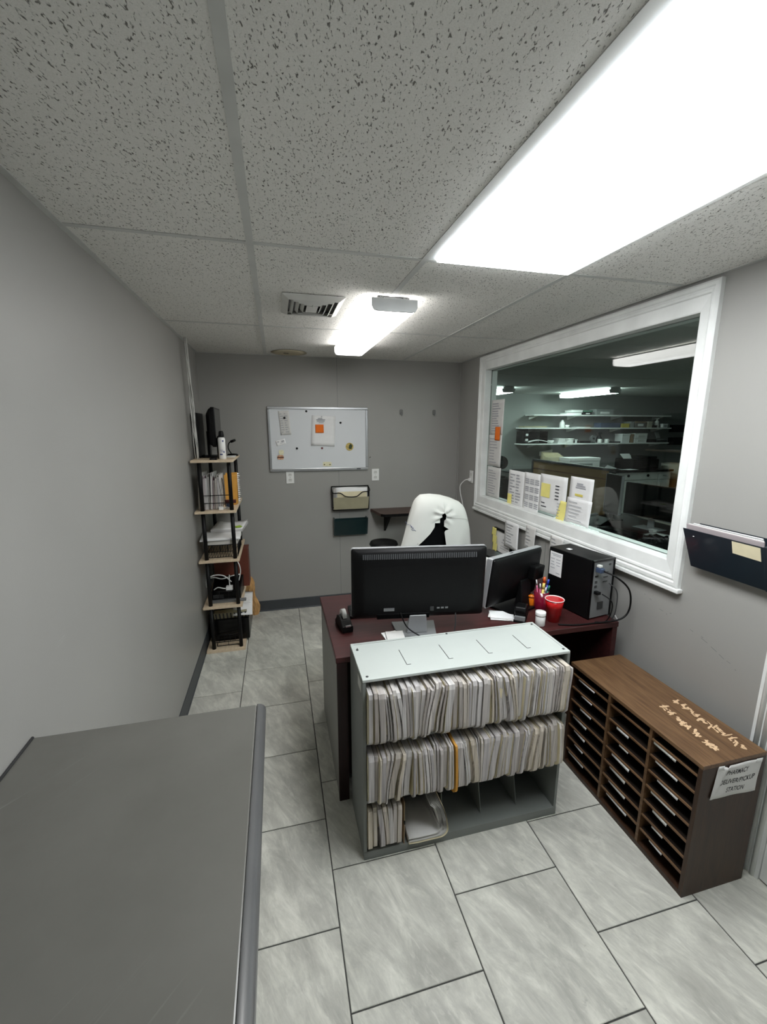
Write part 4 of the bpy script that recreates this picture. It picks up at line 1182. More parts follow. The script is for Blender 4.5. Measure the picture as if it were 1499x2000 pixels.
for v in vv:
    A, B = xl(v), xr(v)
    for i in range(2 * NU + 1):
        x = B + (A - B) * i / (2 * NU)
        a.append((x, yback(x, v), zof(x, v)))
w_ = 2 * NU + 1
m.add(a, [(j * w_ + i, j * w_ + i + 1, (j + 1) * w_ + i + 1, (j + 1) * w_ + i) for j in range(len(vv) - 1) for i in range(2 * NU)], True)
coat = build('lab_coat', m, COAT)
tag(coat, 'white lab coat pulled over the back of the office chair', 'coat')
m = MB()
for (x0_, z0_, x1_, z1_) in [(0.934, 1.050, 0.941, 1.030), (0.941, 1.030, 0.951, 1.036), (0.955, 1.035, 0.972, 1.008), (0.958, 1.020, 0.966, 1.024), (0.968, 1.012, 0.976, 1.016), (0.960, 1.004, 0.974, 0.996), (0.974, 1.004, 0.988, 0.994)]:
    v0 = (z0_ - ZB0) / (1.22 - ZB0); v1 = (z1_ - ZB0) / (1.22 - ZB0)
    m.tube([(x0_, yfront(x0_, v0) - 0.0035, z0_), (x1_, yfront(x1_, v1) - 0.0035, z1_)], 0.0014, 5)
build('embroidery', m, INKB, coat)
build('button', MB().cyl((1.002, yfront(1.002, 0.36) - 0.004, 0.900), (1.002, yfront(1.002, 0.36) + 0.001, 0.900), 0.0055, n=12), IVORY, coat)
m = MB()
pts = [(1.255 + 0.15 * s, yfront(1.255 + 0.15 * s, 0.735 + 0.03 * s) - 0.0015, zof(1.255 + 0.15 * s, 0.735 + 0.03 * s)) for s in [i / 12 for i in range(13)]]
build('shoulder_seam', MB().tube(pts, 0.0014, 5), COAT, coat)

# ---- round stool under the wall shelf
t = thing('stool', 'black round-topped stool by the wall shelf, mostly hidden by the monitor', 'stool', (0.895, 3.36, 0))
build('seat', MB().lathe([(0.05, 0.728), (0.11, 0.732), (0.122, 0.75), (0.112, 0.770), (0.06, 0.780), (0.0, 0.782)], (0.895, 3.36, 0), 28), BLACKP, t)
build('column', MB().cyl((0.895, 3.36, 0.06), (0.895, 3.36, 0.7275), 0.022), BLACKM, t)
for k in range(5):
    a = 2 * math.pi * k / 5
    build('foot', MB().cyl((0.895, 3.36, 0.075), (0.895 + 0.19 * math.cos(a), 3.36 + 0.19 * math.sin(a), 0.013), 0.016, 0.012, n=8), BLACKM, t)

# ================================================================== BACK WALL
XU, ZU = (1, 0, 0), (0, 0, 1)
YW = YB - 0.001
t = thing('whiteboard', 'grey magnetic board in aluminium frame hung on the back wall', 'whiteboard', (0.437, YW, 1.322))
bx0, bx1, bz0, bz1 = -0.010, 0.884, 1.322, 1.892
build('board', MB().box(bx0 + 0.020, bx1 - 0.020, YW - 0.010, YW, bz0 + 0.020, bz1 - 0.020), BOARDW, t)
for a, b, c, d in ((bx0, bx1, bz0, bz0 + 0.026), (bx0, bx1, bz1 - 0.022, bz1), (bx0, bx0 + 0.022, bz0 + 0.0265, bz1 - 0.0225), (bx1 - 0.022, bx1, bz0 + 0.0265, bz1 - 0.0225)):
    build('frame_rail', MB().box(a, b, YW - 0.019, YW, c, d), ALU, t, bevel=0.004)
build('maker_mark', MB().box(0.775, 0.812, YW - 0.0198, YW - 0.0192, bz0 + 0.008, bz0 + 0.017), INKD, t)
YF = YW - 0.0103          # board face
def magnet(x, z, lab, mat=BLACKP, r=0.010, y=YF):
    t = tag(build('magnet', MB().cyl((x, y, z), (x, y - 0.006, z), r, r * 0.85, n=16), mat), lab, 'magnet')
    return t
magnet(0.327, 1.853, 'round dark magnet at the top edge of the whiteboard')
magnet(0.631, 1.754, 'round dark magnet to the right of the clipped letter')
magnet(0.233, 1.527, 'round dark magnet below the small business card on whiteboard')
magnet(0.458, 1.527, 'small dark red magnet just under the clipped letter', plain('dark_red_plastic', C(104, 36, 40), 0.4))
sheet('notice', 'long narrow printed list pinned at upper left of the whiteboard', 'paper', (0.098, YF - 0.0004, 1.645), (0.996, 0, 0.05), (-0.075, 0, 0.997), 0.092, 0.208, PAPER2, 0.003, rects=textrects(0.092, 0.208, 9, 1, cols=2, th=0.3), seed=1)
magnet(0.135, 1.794, 'round dark magnet holding the narrow printed list', y=YF - 0.005)
sheet('letter', 'white letter with an orange sticky note on the whiteboard', 'paper', (0.360, YF - 0.0004, 1.552), (0.998, 0, -0.05), (0.055, 0, 0.998), 0.212, 0.268, PAPER, 0.006, seed=2)
n = sheet('sticky_note', 'square orange sticky note on the letter on the whiteboard', 'sticky note', (0.402, YF - 0.0075, 1.664), XU, ZU, 0.074, 0.074, ORANGEN, 0.001, seed=3)
m = MB()
lt = bpy.data.objects['letter']
print_lines(lt, (0.372, YF - 0.0065, 1.552), XU, ZU, [(0.045, 0.115, 0.212, 0.219), (0.040, 0.120, 0.224, 0.232), (0.055, 0.095, 0.234, 0.242), (0.062, 0.105, 0.201, 0.205)], INK)
magnet(0.462, 1.806, 'tiny silver magnet at the top of the clipped letter', SILVER, 0.006, YF - 0.007)
c_ = sheet('business_card', 'white business card tilted on the left of the whiteboard', 'card', (0.060, YF - 0.0004, 1.548), (0.96, 0, 0.28), (-0.28, 0, 0.96), 0.085, 0.046, PAPER, 0.001, seed=4)
print_lines(c_, (0.072, YF - 0.0022, 1.562), (0.96, 0, 0.28), (-0.28, 0, 0.96), [(0.0, 0.012, 0.018, 0.028), (0.035, 0.06, 0.012, 0.024), (0.02, 0.05, 0.004, 0.007)], INK)
t = thing('printed_magnet', 'round yellow and green picture magnet at lower right of the whiteboard', 'magnet', (0.711, YF, 1.505))
build('disc', MB().cyl((0.711, YF, 1.538), (0.711, YF - 0.004, 1.538), 0.036, n=28), MAGYEL, t)
build('print', MB().prism([(0.700, 1.520), (0.728, 1.516), (0.738, 1.545), (0.722, 1.568), (0.705, 1.548)], YF - 0.0047, YF - 0.0041, 'y'), plain('dark_green_print', C(56, 66, 30), 0.6, var=(90, .5)), t)
t = thing('burger_magnet', 'small stacked picture magnet at lower left of the whiteboard', 'magnet', (0.090, YF, 1.43))
build('lower_piece', MB().prism(rounded(0.060, 0.114, 1.430, 1.470, 0.012), YF - 0.004, YF, 'y'), MAGORA, t)
build('filling', MB().prism(rounded(0.058, 0.116, 1.444, 1.456, 0.005), YF - 0.0048, YF - 0.0041, 'y'), plain('brown_print', C(110, 66, 50), 0.6), t)
build('upper_piece', MB().prism(rounded(0.074, 0.116, 1.472, 1.515, 0.012), YF - 0.004, YF, 'y'), MAGCRM, t)
t = thing('cream_magnet', 'small cream rectangular magnet at the bottom edge of whiteboard', 'magnet', (0.50, YF, 1.36))
build('plate', MB().prism(rounded(0.462, 0.540, 1.362, 1.402, 0.008), YF - 0.004, YF, 'y'), MAGCRM, t)
for x in (0.475, 0.526):
    build('dot', MB().cyl((x, YF - 0.0041, 1.378), (x, YF - 0.005, 1.378), 0.006, n=10), plain('olive_print', C(96, 88, 40), 0.6), t)
def outlet(cx, y, z0, z1, lab, face='y'):
    t = thing('power_outlet', lab, 'outlet', (cx, y, z0))
    hw = 0.035
    build('plate', MB().box(cx - hw, cx + hw, y - 0.006, y, z0, z1), WHITEP, t, bevel=0.0025)
    for dz in (0.030, 0.078):
        r_ = build('receptacle', MB().prism(rounded(cx - 0.017, cx + 0.017, z0 + dz - 0.013, z0 + dz + 0.015, 0.01), y - 0.0078, y - 0.0062, 'y'), IVORY, t)
        for dx in (-0.006, 0.006):
            build('slot', MB().box(cx + dx - 0.0012, cx + dx + 0.0012, y - 0.0084, y - 0.0080, z0 + dz, z0 + dz + 0.009), DARKG, r_)
    build('screw', MB().cyl((cx, y - 0.0062, z0 + 0.055), (cx, y - 0.0075, z0 + 0.055), 0.003, n=10), CHROME, t)
outlet(0.163, YW, 1.212, 1.3205, 'white duplex wall outlet just below the left end of whiteboard')
outlet(0.957, YW, 1.216, 1.327, 'white duplex wall outlet to the lower right of the whiteboard')
# nail and hooks
tag(build('nail', MB().cyl((0.904, YW, 1.435), (0.904, YW - 0.02, 1.440), 0.003, 0.004, n=8), DARKG), 'single bare nail beside the lower right of the whiteboard', 'nail')
for k, (x, lb) in enumerate(((1.208, 'grey adhesive wall hook, the one nearer the whiteboard'), (1.535, 'grey adhesive wall hook, the one nearer the window'))):
    t = thing('wall_hook', lb, 'hook', (x, YW, 1.82))
    build('plate', MB().prism(rounded(x - 0.016, x + 0.016, 1.830, 1.878, 0.012), YW - 0.004, YW, 'y'), plain('hook_grey%d' % k, C(112, 112, 110), 0.4), t, bevel=0.001)
    build('hook', MB().tube(smooth_path([(x, YW - 0.0045, 1.850), (x, YW - 0.010, 1.832), (x, YW - 0.020, 1.824), (x, YW - 0.026, 1.834), (x, YW - 0.026, 1.842)], 4), 0.004, 6), MIDG, t)
# wire file pocket with papers
t = thing('wire_file_pocket', 'black wire-rimmed wall file pocket with tan mesh front on back wall', 'file holder', (0.71, YW, 0.958))
px0, px1, pz0, pz1 = 0.537, 0.882, 0.958, 1.172
def frame_loop(pts, r=0.0045):
    return MB().tube([*pts, pts[0]], r, 6)
build('back_frame', frame_loop([(px0, YW - 0.006, pz0 + 0.01), (px1, YW - 0.006, pz0 + 0.01), (px1, YW - 0.006, pz1), (px0, YW - 0.006, pz1)]), BLACKM, t)
build('front_rim', MB().tube(smooth_path([(px0, YW - 0.006, pz1), (px0 - 0.002, YW - 0.070, pz1 - 0.05), (px0 + 0.07, YW - 0.078, pz1 - 0.055), (px0 + 0.125, YW - 0.079, pz1 - 0.088), (px0 + 0.22, YW - 0.079, pz1 - 0.090), (px0 + 0.28, YW - 0.078, pz1 - 0.050), (px1 + 0.002, YW - 0.070, pz1 - 0.042), (px1, YW - 0.006, pz1)], 5), 0.0048, 6), BLACKM, t)
build('front_mesh', MB().hexa([(px0 + 0.01, YW - 0.060, pz0), (px1 - 0.01, YW - 0.060, pz0), (px1 - 0.01, YW - 0.058, pz0), (px0 + 0.01, YW - 0.058, pz0)],
                              [(px0 + 0.004, YW - 0.079, pz1 - 0.095), (px1 - 0.004, YW - 0.079, pz1 - 0.095), (px1 - 0.004, YW - 0.077, pz1 - 0.095), (px0 + 0.004, YW - 0.077, pz1 - 0.095)]), CLEAR, t)
for x in (px0, px1):
    build('side_mesh', MB().prism([(YW - 0.008, pz0 + 0.004), (YW - 0.060, pz0 + 0.002), (YW - 0.076, pz1 - 0.055), (YW - 0.008, pz1 - 0.004)], x - 0.0012, x + 0.0012, 'x'), BLACKP, t)
build('bottom_rail', MB().tube([(px0, YW - 0.008, pz0), (px0 + 0.004, YW - 0.062, pz0 - 0.002), (px1 - 0.004, YW - 0.062, pz0 - 0.002), (px1, YW - 0.008, pz0)], 0.0055, 6), BLACKM, t)
t = thing('file_bundle', 'tan folder and white papers standing in the wire wall pocket', 'papers', (0.71, YW - 0.03, pz0))
build('folder', MB().box(px0 + 0.045, px1 - 0.02, YW - 0.056, YW - 0.052, pz0 + 0.010, pz1 - 0.045), MANILA, t)
for k in range(4):
    z1 = pz1 - 0.006 - 0.006 * k
    x0_ = px0 + 0.035 - 0.007 * k
    def fn(u, v, x0_=x0_, z1=z1, k=k):
        return (x0_ + u * (px1 - 0.015 - x0_), YW - 0.050 + 0.010 * k - 0.010 * v * v * (1 - 0.5 * u), pz0 + 0.010 + (z1 - pz0 - 0.010 + 0.004 * math.sin(5 * u + k)) * v)
    build('paper', MB().slab(fn, 8, 4, (0, 0.003, 0)), PAPER2 if k else PAPER, t)
# dark teal pocket
t = thing('plastic_file_pocket', 'empty dark teal plastic wall pocket below the wire one', 'file holder', (0.707, YW, 0.708))
qx0, qx1, qz0, qz1 = 0.545, 0.868, 0.708, 0.876
build('back_plate', MB().box(qx0 + 0.004, qx1 - 0.004, YW - 0.004, YW, qz0, qz1 - 0.012), TEAL, t)
build('front_panel', MB().hexa([(qx0 + 0.010, YW - 0.046, qz0), (qx1 - 0.010, YW - 0.046, qz0), (qx1 - 0.010, YW - 0.043, qz0), (qx0 + 0.010, YW - 0.043, qz0)],
                               [(qx0 + 0.014, YW - 0.079, qz1 - 0.020), (qx1 - 0.014, YW - 0.079, qz1 - 0.020), (qx1 - 0.014, YW - 0.076, qz1 - 0.020), (qx0 + 0.014, YW - 0.076, qz1 - 0.020)]), TEAL, t)
build('bottom', MB().box(qx0 + 0.010, qx1 - 0.010, YW - 0.0425, YW - 0.0042, qz0, qz0 + 0.003), TEAL, t)
for s, x in ((-1, qx0), (1, qx1)):
    a_, b_ = (x, x + 0.013) if s < 0 else (x - 0.013, x)
    build('side_panel', MB().prism([(YW - 0.0042, qz0), (YW - 0.048, qz0), (YW - 0.083, qz1), (YW - 0.0042, qz1)], a_, b_, 'x'), TEAL, t, bevel=0.003)
# walnut wall shelf
t = thing('wall_shelf', 'small walnut laminate shelf fixed to back wall behind the chair', 'shelf', (1.25, YW, 0.86))
build('board', MB().prism([(0.905, YW), (0.945, YW - 0.27), (0.975, YW - 0.30), (1.62, YW - 0.30), (1.62, YW)], 0.919, 0.945, 'z'), WALNUT, t, bevel=0.004)
build('edge_band', MB().prism([(0.944, YW - 0.272), (0.975, YW - 0.303), (1.62, YW - 0.303), (1.62, YW - 0.3005), (0.9755, YW - 0.3005), (0.947, YW - 0.271)], 0.920, 0.944, 'z'), BLACKP, t)
for x in (1.05, 1.50):
    build('bracket', MB().prism([(YW, 0.9188), (YW - 0.22, 0.9188), (YW - 0.22, 0.908), (YW - 0.012, 0.72), (YW, 0.72)], x - 0.008, x + 0.008, 'x'), BLACKM, t)

# ================================================================== RIGHT WALL AND WINDOW PAPERS
XG = XR + 0.0462         # inner glass face
NU_, = ((0, -1, 0),)
def gp(name, lab, y_left, z0, w, h, mat=PAPER, rects=None, seed=0, cat='paper', skew=0.0, lay=0, curl=0.004, ink=None):
    return sheet(name, lab, cat, (XG - 0.0012 - 0.006 * lay, y_left, z0), (0, -1, 0), (0, 0, 1), w, h, mat, curl, skew, rects=rects, seed=seed, ink=ink)
gp('notice', 'printed page taped high at the far end of the window glass', 3.385, 1.655, 0.212, 0.285, PAPER2, textrects(0.212, 0.285, 12, 11, th=0.45), 11)
gp('sticky_note', 'curled orange sticky note between two pages on window glass', 3.275, 1.610, 0.080, 0.110, ORANGEN, None, 12, 'sticky note', -0.05, 2)
gp('notice', 'printed page below the orange sticky note on window glass', 3.392, 1.392, 0.220, 0.262, PAPER2, textrects(0.22, 0.262, 9, 13, th=0.3), 13, lay=1)
gp('notice', 'printed page at the bottom far corner of the window glass', 3.402, 1.126, 0.230, 0.258, PAPER2, textrects(0.23, 0.258, 10, 14, th=0.3), 14)
gp('notice', 'printed two-column sheet with yellow corner, first of the row on window', 3.040, 1.112, 0.226, 0.276, PAPER, textrects(0.226, 0.276, 10, 15, cols=2, th=0.4), 15)
gp('sticky_note', 'yellow sticky note on the lower corner of the two-column sheet', 3.036, 1.114, 0.062, 0.085, YELLOW, None, 16, 'sticky note', 0, 1, 0.001)
tb_ = []
for r_ in range(4):
    for c_ in range(3):
        for k_ in range(3):
            tb_.append((0.020 + c_ * 0.062, 0.020 + c_ * 0.062 + 0.048, 0.040 + r_ * 0.058 + k_ * 0.014, 0.048 + r_ * 0.058 + k_ * 0.014))
gp('notice', 'printed sheet of small tables, second of the row on window', 2.818, 1.098, 0.200, 0.294, PAPER, tb_, 17, lay=0)
hw_ = []
for r_ in range(5):
    hw_.append((0.175, 0.215, 0.105 + r_ * 0.022, 0.112 + r_ * 0.022))
hw_ += [(0.06, 0.115, 0.175, 0.182), (0.06, 0.115, 0.155, 0.162), (0.06, 0.115, 0.118, 0.125), (0.03, 0.07, 0.06, 0.067), (0.03, 0.09, 0.035, 0.042)]
n_ = gp('handwritten_sheet', 'handwritten page with yellow highlighted block on the window glass', 2.618, 1.140, 0.290, 0.262, PAPER, hw_, 18, ink=INKD)
print_lines(n_, (XG - 0.0058, 2.618, 1.140), (0, -1, 0), (0, 0, 1), [(0.02, 0.12, 0.105, 0.20)], YELLOW, 0.0002, 'highlight')
gp('sticky_note', 'long yellow sticky notes hanging over the handwritten page corner', 2.418, 1.098, 0.082, 0.150, YELLOW, textrects(0.082, 0.150, 6, 4, th=0.2), 19, 'sticky note', 0.28, 1, 0.002)
n_ = gp('notice', 'white letterhead page, last of the upper row on window', 2.302, 1.268, 0.206, 0.150, PAPER, [(0.06, 0.14, 0.095, 0.102), (0.055, 0.145, 0.083, 0.09), (0.065, 0.12, 0.105, 0.115)], 20)
print_lines(n_, (XG - 0.0058, 2.302, 1.268), (0, -1, 0), (0, 0, 1), [(0.055, 0.125, 0.034, 0.048)], plain('highlighter', C(214, 200, 96), 0.8), 0.0002, 'highlight')
gp('notice', 'curling printed page below the letterhead page on window', 2.310, 1.128, 0.222, 0.158, PAPER, textrects(0.222, 0.158, 6, 21, th=0.18), 21, lay=1, curl=0.012)
# papers hanging from the sill strip
XS = XR - 0.0335
for k, (y, z0, w_, h_, lb, sk) in enumerate([(2.915, 0.800, 0.195, 0.212, 'long printed page hanging from the window sill, the first and longest', -0.03),
                                         (2.640, 0.860, 0.120, 0.176, 'narrow printed slip hanging from the window sill in the middle', 0.05), (2.350, 0.925, 0.130, 0.105, 'short printed slip hanging from the sill above the computer tower', 0.02),
                                         (2.165, 0.955, 0.120, 0.055, 'shallow folded label stuck under the sill over the tower', 0.0)]):
    sheet('hanging_slip', lb, 'paper', (XS, y, z0), (0, -1, 0), (0, 0, 1), w_, h_, PAPER2 if k else PAPER, 0.006, sk, rects=textrects(w_, h_, 8 - 2 * k, 30 + k, th=0.22), seed=30 + k)
# framed notice with yellow notes
t = thing('framed_notice', 'black framed notice with yellow notes on wall under the window', 'frame', (XR, 2.98, 0.72))
fy0, fy1, fz0, fz1 = 2.850, 3.120, 0.700, 0.905
XW = XR - 0.001
for a, b, c, d in ((fy0, fy1, fz0, fz0 + 0.014), (fy0, fy1, fz1 - 0.014, fz1), (fy0, fy0 + 0.014, fz0 + 0.0145, fz1 - 0.0145), (fy1 - 0.014, fy1, fz0 + 0.0145, fz1 - 0.0145)):
    build('frame_rail', MB().box(XW - 0.018, XW, a, b, c, d), BLACKP, t)
pg_ = build('page', MB().box(XW - 0.010, XW - 0.002, fy0 + 0.015, fy1 - 0.015, fz0 + 0.015, fz1 - 0.015), PAPER, t)
print_lines(pg_, (XW - 0.0102, fy1 - 0.02, fz0 + 0.02), (0, -1, 0), (0, 0, 1), [(0.09, 0.20, 0.05, 0.054), (0.10, 0.19, 0.08, 0.085), (0.12, 0.17, 0.10, 0.115), (0.08, 0.2, 0.03, 0.034)], INK)
for k in range(3):
    sheet('sticky_note', ['upper', 'middle', 'lower'][k] + ' yellow sticky note on the edge of the framed notice', 'sticky note', (XW - 0.020 - 0.001 * k, 3.140 - 0.012 * k, 0.835 - 0.062 * k), (0, -1, 0), (0, 0, 1), 0.066, 0.066, YELLOW, 0.004, seed=40 + k)
# outlet and cord by the corner
t = thing('power_outlet', 'white outlet on right wall between corner and window', 'outlet', (XR, 3.617, 1.21))
build('plate', MB().box(XR - 0.007, XR - 0.001, 3.582, 3.652, 1.210, 1.322), WHITEP, t, bevel=0.0025)
build('receptacle', MB().box(XR - 0.009, XR - 0.0072, 3.600, 3.634, 1.272, 1.300), IVORY, t)
t = thing('wall_cable', 'white cord plugged into the corner outlet and hanging down', 'cord', (XR - 0.02, 3.617, 0.9))
build('plug', MB().box(XR - 0.034, XR - 0.0092, 3.604, 3.630, 1.226, 1.252), WHITEP, t, bevel=0.004)
build('wire', MB().tube(smooth_path([(XR - 0.034, 3.617, 1.24), (XR - 0.060, 3.635, 1.232), (XR - 0.085, 3.675, 1.18), (XR - 0.078, 3.68, 1.10), (XR - 0.058, 3.66, 0.98), (XR - 0.05, 3.65, 0.80), (XR - 0.03, 3.64, 0.50), (XR - 0.02, 3.63, 0.25)], 6), 0.0045, 7), WHITEP, t)
# navy wall pocket with papers
t = thing('plastic_file_pocket', 'dark navy plastic wall pocket with tan label beside the window', 'file holder', (XR, 1.24, 1.135))
ny0, ny1 = 1.085, 1.392
build('back_plate', MB().box(XW - 0.004, XW, ny0, ny1, 1.135, 1.318), NAVY, t)
fp = build('front_panel', MB().hexa([(1.766, ny0, 1.135), (1.7685, ny0, 1.135), (1.7685, ny1 - 0.012, 1.135), (1.766, ny1 - 0.012, 1.135)], [(1.716, ny0, 1.302), (1.7185, ny0, 1.302), (1.7185, ny1 + 0.006, 1.302), (1.716, ny1 + 0.006, 1.302)]), NAVY, t)
build('bottom', MB().box(1.769, XW - 0.0042, ny0, ny1 - 0.012, 1.135, 1.138), NAVY, t)
for y0_, y1_ in ((ny0 - 0.012, ny0 - 0.0005),):
    build('side_panel', MB().prism([(XW, 1.132), (1.764, 1.132), (1.7135, 1.304), (XW, 1.32)], y0_, y1_, 'y'), NAVY, t, bevel=0.002)
def onfp(y, s, lift):
    return (1.766 + (1.716 - 1.766) * s - lift, y, 1.135 + (1.302 - 1.135) * s)
build('label', MB().add([onfp(1.195, 0.68, 0.0012), onfp(1.094, 0.66, 0.0012), onfp(1.094, 0.97, 0.0012), onfp(1.195, 0.97, 0.0012), onfp(1.195, 0.68, 0.0004), onfp(1.094, 0.66, 0.0004), onfp(1.094, 0.97, 0.0004), onfp(1.195, 0.97, 0.0004)],
      [(0, 1, 2, 3), (7, 6, 5, 4), (0, 4, 5, 1), (1, 5, 6, 2), (2, 6, 7, 3), (3, 7, 4, 0)]), MANILA, fp)
build('white_fleck', MB().obox(onfp(1.352, 0.84, 0.0009), (0, 0.003, 0), (0.0003, 0, 0.001), (0.0003, 0, 0)), PAPER, fp)  # small white fleck on the front panel
POCKP = [plain('pinkish_paper', C(178, 168, 170), 0.75), PAPER2, GREYBOX, PAPER]
t = thing('file_bundle', 'grey-pink papers poking out of the navy wall pocket', 'papers', (1.75, 1.24, 1.14))
for k in range(4):
    xx = 1.7245 + 0.012 * k
    build('paper', MB().hexa([(xx + 0.043, ny0 + 0.012, 1.145), (xx + 0.044, ny0 + 0.012, 1.145), (xx + 0.044, ny1 - 0.012, 1.145), (xx + 0.043, ny1 - 0.012, 1.145)] if k < 2 else
                             [(xx + 0.028, ny0 + 0.012, 1.145), (xx + 0.029, ny0 + 0.012, 1.145), (xx + 0.029, ny1 - 0.012, 1.145), (xx + 0.028, ny1 - 0.012, 1.145)],
                             [(xx, ny0 + 0.006 + 0.01 * k, 1.318 + 0.001 * k), (xx + 0.004, ny0 + 0.006 + 0.01 * k, 1.319 + 0.001 * k), (xx + 0.004, ny1, 1.321), (xx, ny1, 1.320)]), POCKP[k], t)
INKT = plain('marker_ink', C(24, 24, 28), 0.6)
# ---- sign taped on the end of the sorter
SY = SY0 - 0.0008
t = thing('paper_sign', 'crumpled white sign reading PHARMACY DELIVER/PICKUP STATION taped to sorter end', 'sign', (1.60, SY, 0.42))
P00, P10, P11, P01 = Vector((1.488, SY, 0.424)), Vector((1.702, SY, 0.414)), Vector((1.708, SY, 0.548)), Vector((1.508, SY, 0.551))
def sg(u, v):
    p = (P00 * (1 - u) + P10 * u) * (1 - v) + (P01 * (1 - u) + P11 * u) * v
    ridge = max(0, 1 - abs(u - (0.02 + 0.16 * v)) / 0.06)
    p.y -= 0.0015 + 0.008 * ridge * (0.3 + v) + 0.0012 * math.sin(9 * u + 5 * v)
    return p
pg_ = build('sheet', MB().slab(sg, 30, 10, (0, -0.0007, 0)), PAPER2, t)
for a_, b_ in ((0.0, 0.12), (0.86, 1.0)):
    def tp(u, v, a_=a_, b_=b_):
        p = sg(a_ + (b_ - a_) * u, 0.9 + 0.13 * v); p.y -= 0.0011; return p
    build('tape', MB().slab(tp, 4, 2, (0, -0.0004, 0)), WHITEP, pg_)
for txt, x0_, x1_, z_, hh in (('PHARMACY', 1.549, 1.652, 0.5105, 0.0195), ('DELIVER/PICKUP', 1.524, 1.688, 0.4735, 0.0195), ('STATION', 1.560, 1.642, 0.4370, 0.0195)):
    lt_ = text_mesh('lettering', txt, (x0_, SY, z_), (0.9995, 0, -0.02), (0.02, 0, 0.9995), x1_ - x0_, hh, INKT, pg_, 0.0, 0.25, 0.012)
    for q in lt_.data.vertices:                       # lay the ink on the buckled sheet
        X_, Z_ = q.co.x + 1.60, q.co.z + 0.42
        v_ = (Z_ - 0.419) / 0.131; xa_ = P00.x + (P01.x - P00.x) * v_; xb_ = P10.x + (P11.x - P10.x) * v_
        q.co.y = sg((X_ - xa_) / (xb_ - xa_), v_).y - 0.0011 - SY

# ================================================================== CABLES DOWN THE LEFT WALL
for k in range(5):
    rr = random.Random(50 + k)
    pts = []
    for i in range(9):
        s = i / 8
        pts.append((XL + 0.038 + 0.006 * k * s + 0.006 * math.sin(5 * s + k * 1.9), 3.33 + 0.03 * s + 0.022 * math.sin(6.3 * s + k * 1.3) * (1 if i not in (0,) else 0.3) - 0.006 * k, ZC - 0.004 - (ZC - 1.492) * s))
    tag(build('hanging_cable', MB().tube(smooth_path(pts, 4), 0.0032 if k else 0.0042, 6), IVORY if k % 2 else plain('cable_grey%d' % k, C(176, 176, 172), 0.5)),
        'loose pale cable running from ceiling down to the shelf tower', 'cable', 'cables beside the shelf tower')

# ================================================================== THINGS ON THE SHELF TOWER
Z5, Z4, Z3, Z2, Z1 = EZ[4], EZ[3], EZ[2], EZ[1], EZ[0]
# top: monitor edge-on, spray can, headset, little box
t = thing('computer_monitor', 'black monitor seen edge-on atop the shelf tower', 'monitor', (-0.425, 3.60, Z5), math.radians(91))
local_part('bezel', MB().prism(rounded(-0.20, 0.20, 0.085, 0.375, 0.010), -0.045, -0.018, 'y'), BLACKG, t, 0.003)
local_part('back_shell', shell([(0.195, 0.09, 0.37, -0.0175, 0.012), (0.18, 0.10, 0.36, 0.0, 0.016), (0.15, 0.12, 0.33, 0.02, 0.02)]), BLACKP, t)
local_part('screen', MB().box(-0.188, 0.188, -0.0462, -0.0452, 0.10, 0.362), SCREEN, t)
local_part('stand_neck', MB().box(-0.04, 0.04, 0.0205, 0.040, 0.012, 0.20), BLACKP, t, 0.004)
local_part('stand_base', MB().prism(rounded(-0.11, 0.11, -0.085, 0.075, 0.03), 0.0005, 0.0115, 'z'), BLACKP, t, 0.003)
t = thing('computer_monitor', 'flat dark panel display standing between wall and edge-on monitor', 'monitor', (-0.520, 3.60, Z5), math.radians(90))
local_part('panel', MB().box(-0.15, 0.15, -0.012, 0.010, 0.012, 0.335), BLACKP, t, 0.004)
local_part('base', MB().box(-0.12, 0.12, -0.016, 0.014, 0.0005, 0.0115), BLACKP, t)
cx, cy = -0.333, 3.345
t = thing('spray_can', 'white aerosol can with black cap on top of the shelf tower', 'spray can', (cx, cy, Z5))
body = build('body', MB().lathe([(0.024, 0.0005), (0.0255, 0.003), (0.0255, 0.142), (0.022, 0.154), (0.018, 0.158)], (cx, cy, Z5), 24), WHITEP, t)
build('cap', MB().lathe([(0.0195, 0.1585), (0.0195, 0.170), (0.016, 0.196), (0.0125, 0.203), (0.0, 0.204)], (cx, cy, Z5), 20), BLACKP, t)
m = MB()
for (a0, a1, z0_, z1_) in [(-2.2, -1.4, 0.030, 0.040), (-1.9, -1.1, 0.052, 0.056), (-2.0, -1.2, 0.064, 0.067), (-1.3, -0.9, 0.125, 0.138), (-1.1, -0.8, 0.045, 0.06)]:
    pts = [(cx + 0.0258 * math.cos(a0 + (a1 - a0) * i / 6), cy + 0.0258 * math.sin(a0 + (a1 - a0) * i / 6)) for i in range(7)]
    for i in range(6):
        m.add([(pts[i][0], pts[i][1], Z5 + z0_), (pts[i + 1][0], pts[i + 1][1], Z5 + z0_), (pts[i + 1][0], pts[i + 1][1], Z5 + z1_), (pts[i][0], pts[i][1], Z5 + z1_)], [(0, 1, 2, 3)])
build('label_print', m, INKB, body)
tag(build('aerosol_can', MB().lathe([(0.022, 0.0005), (0.0235, 0.003), (0.0235, 0.150), (0.016, 0.162), (0.008, 0.170), (0.0, 0.171)], (-0.352, 3.41, Z5), 20), BLACKG), 'black can just behind the white aerosol can', 'spray can')
t = thing('webcam', 'small black gooseneck webcam on round base atop shelf tower', 'webcam', (-0.29, 3.70, Z5))
build('base', MB().lathe([(0.045, 0.0005), (0.046, 0.006), (0.035, 0.016), (0.0, 0.020)], (-0.295, 3.70, Z5), 24), BLACKG, t)
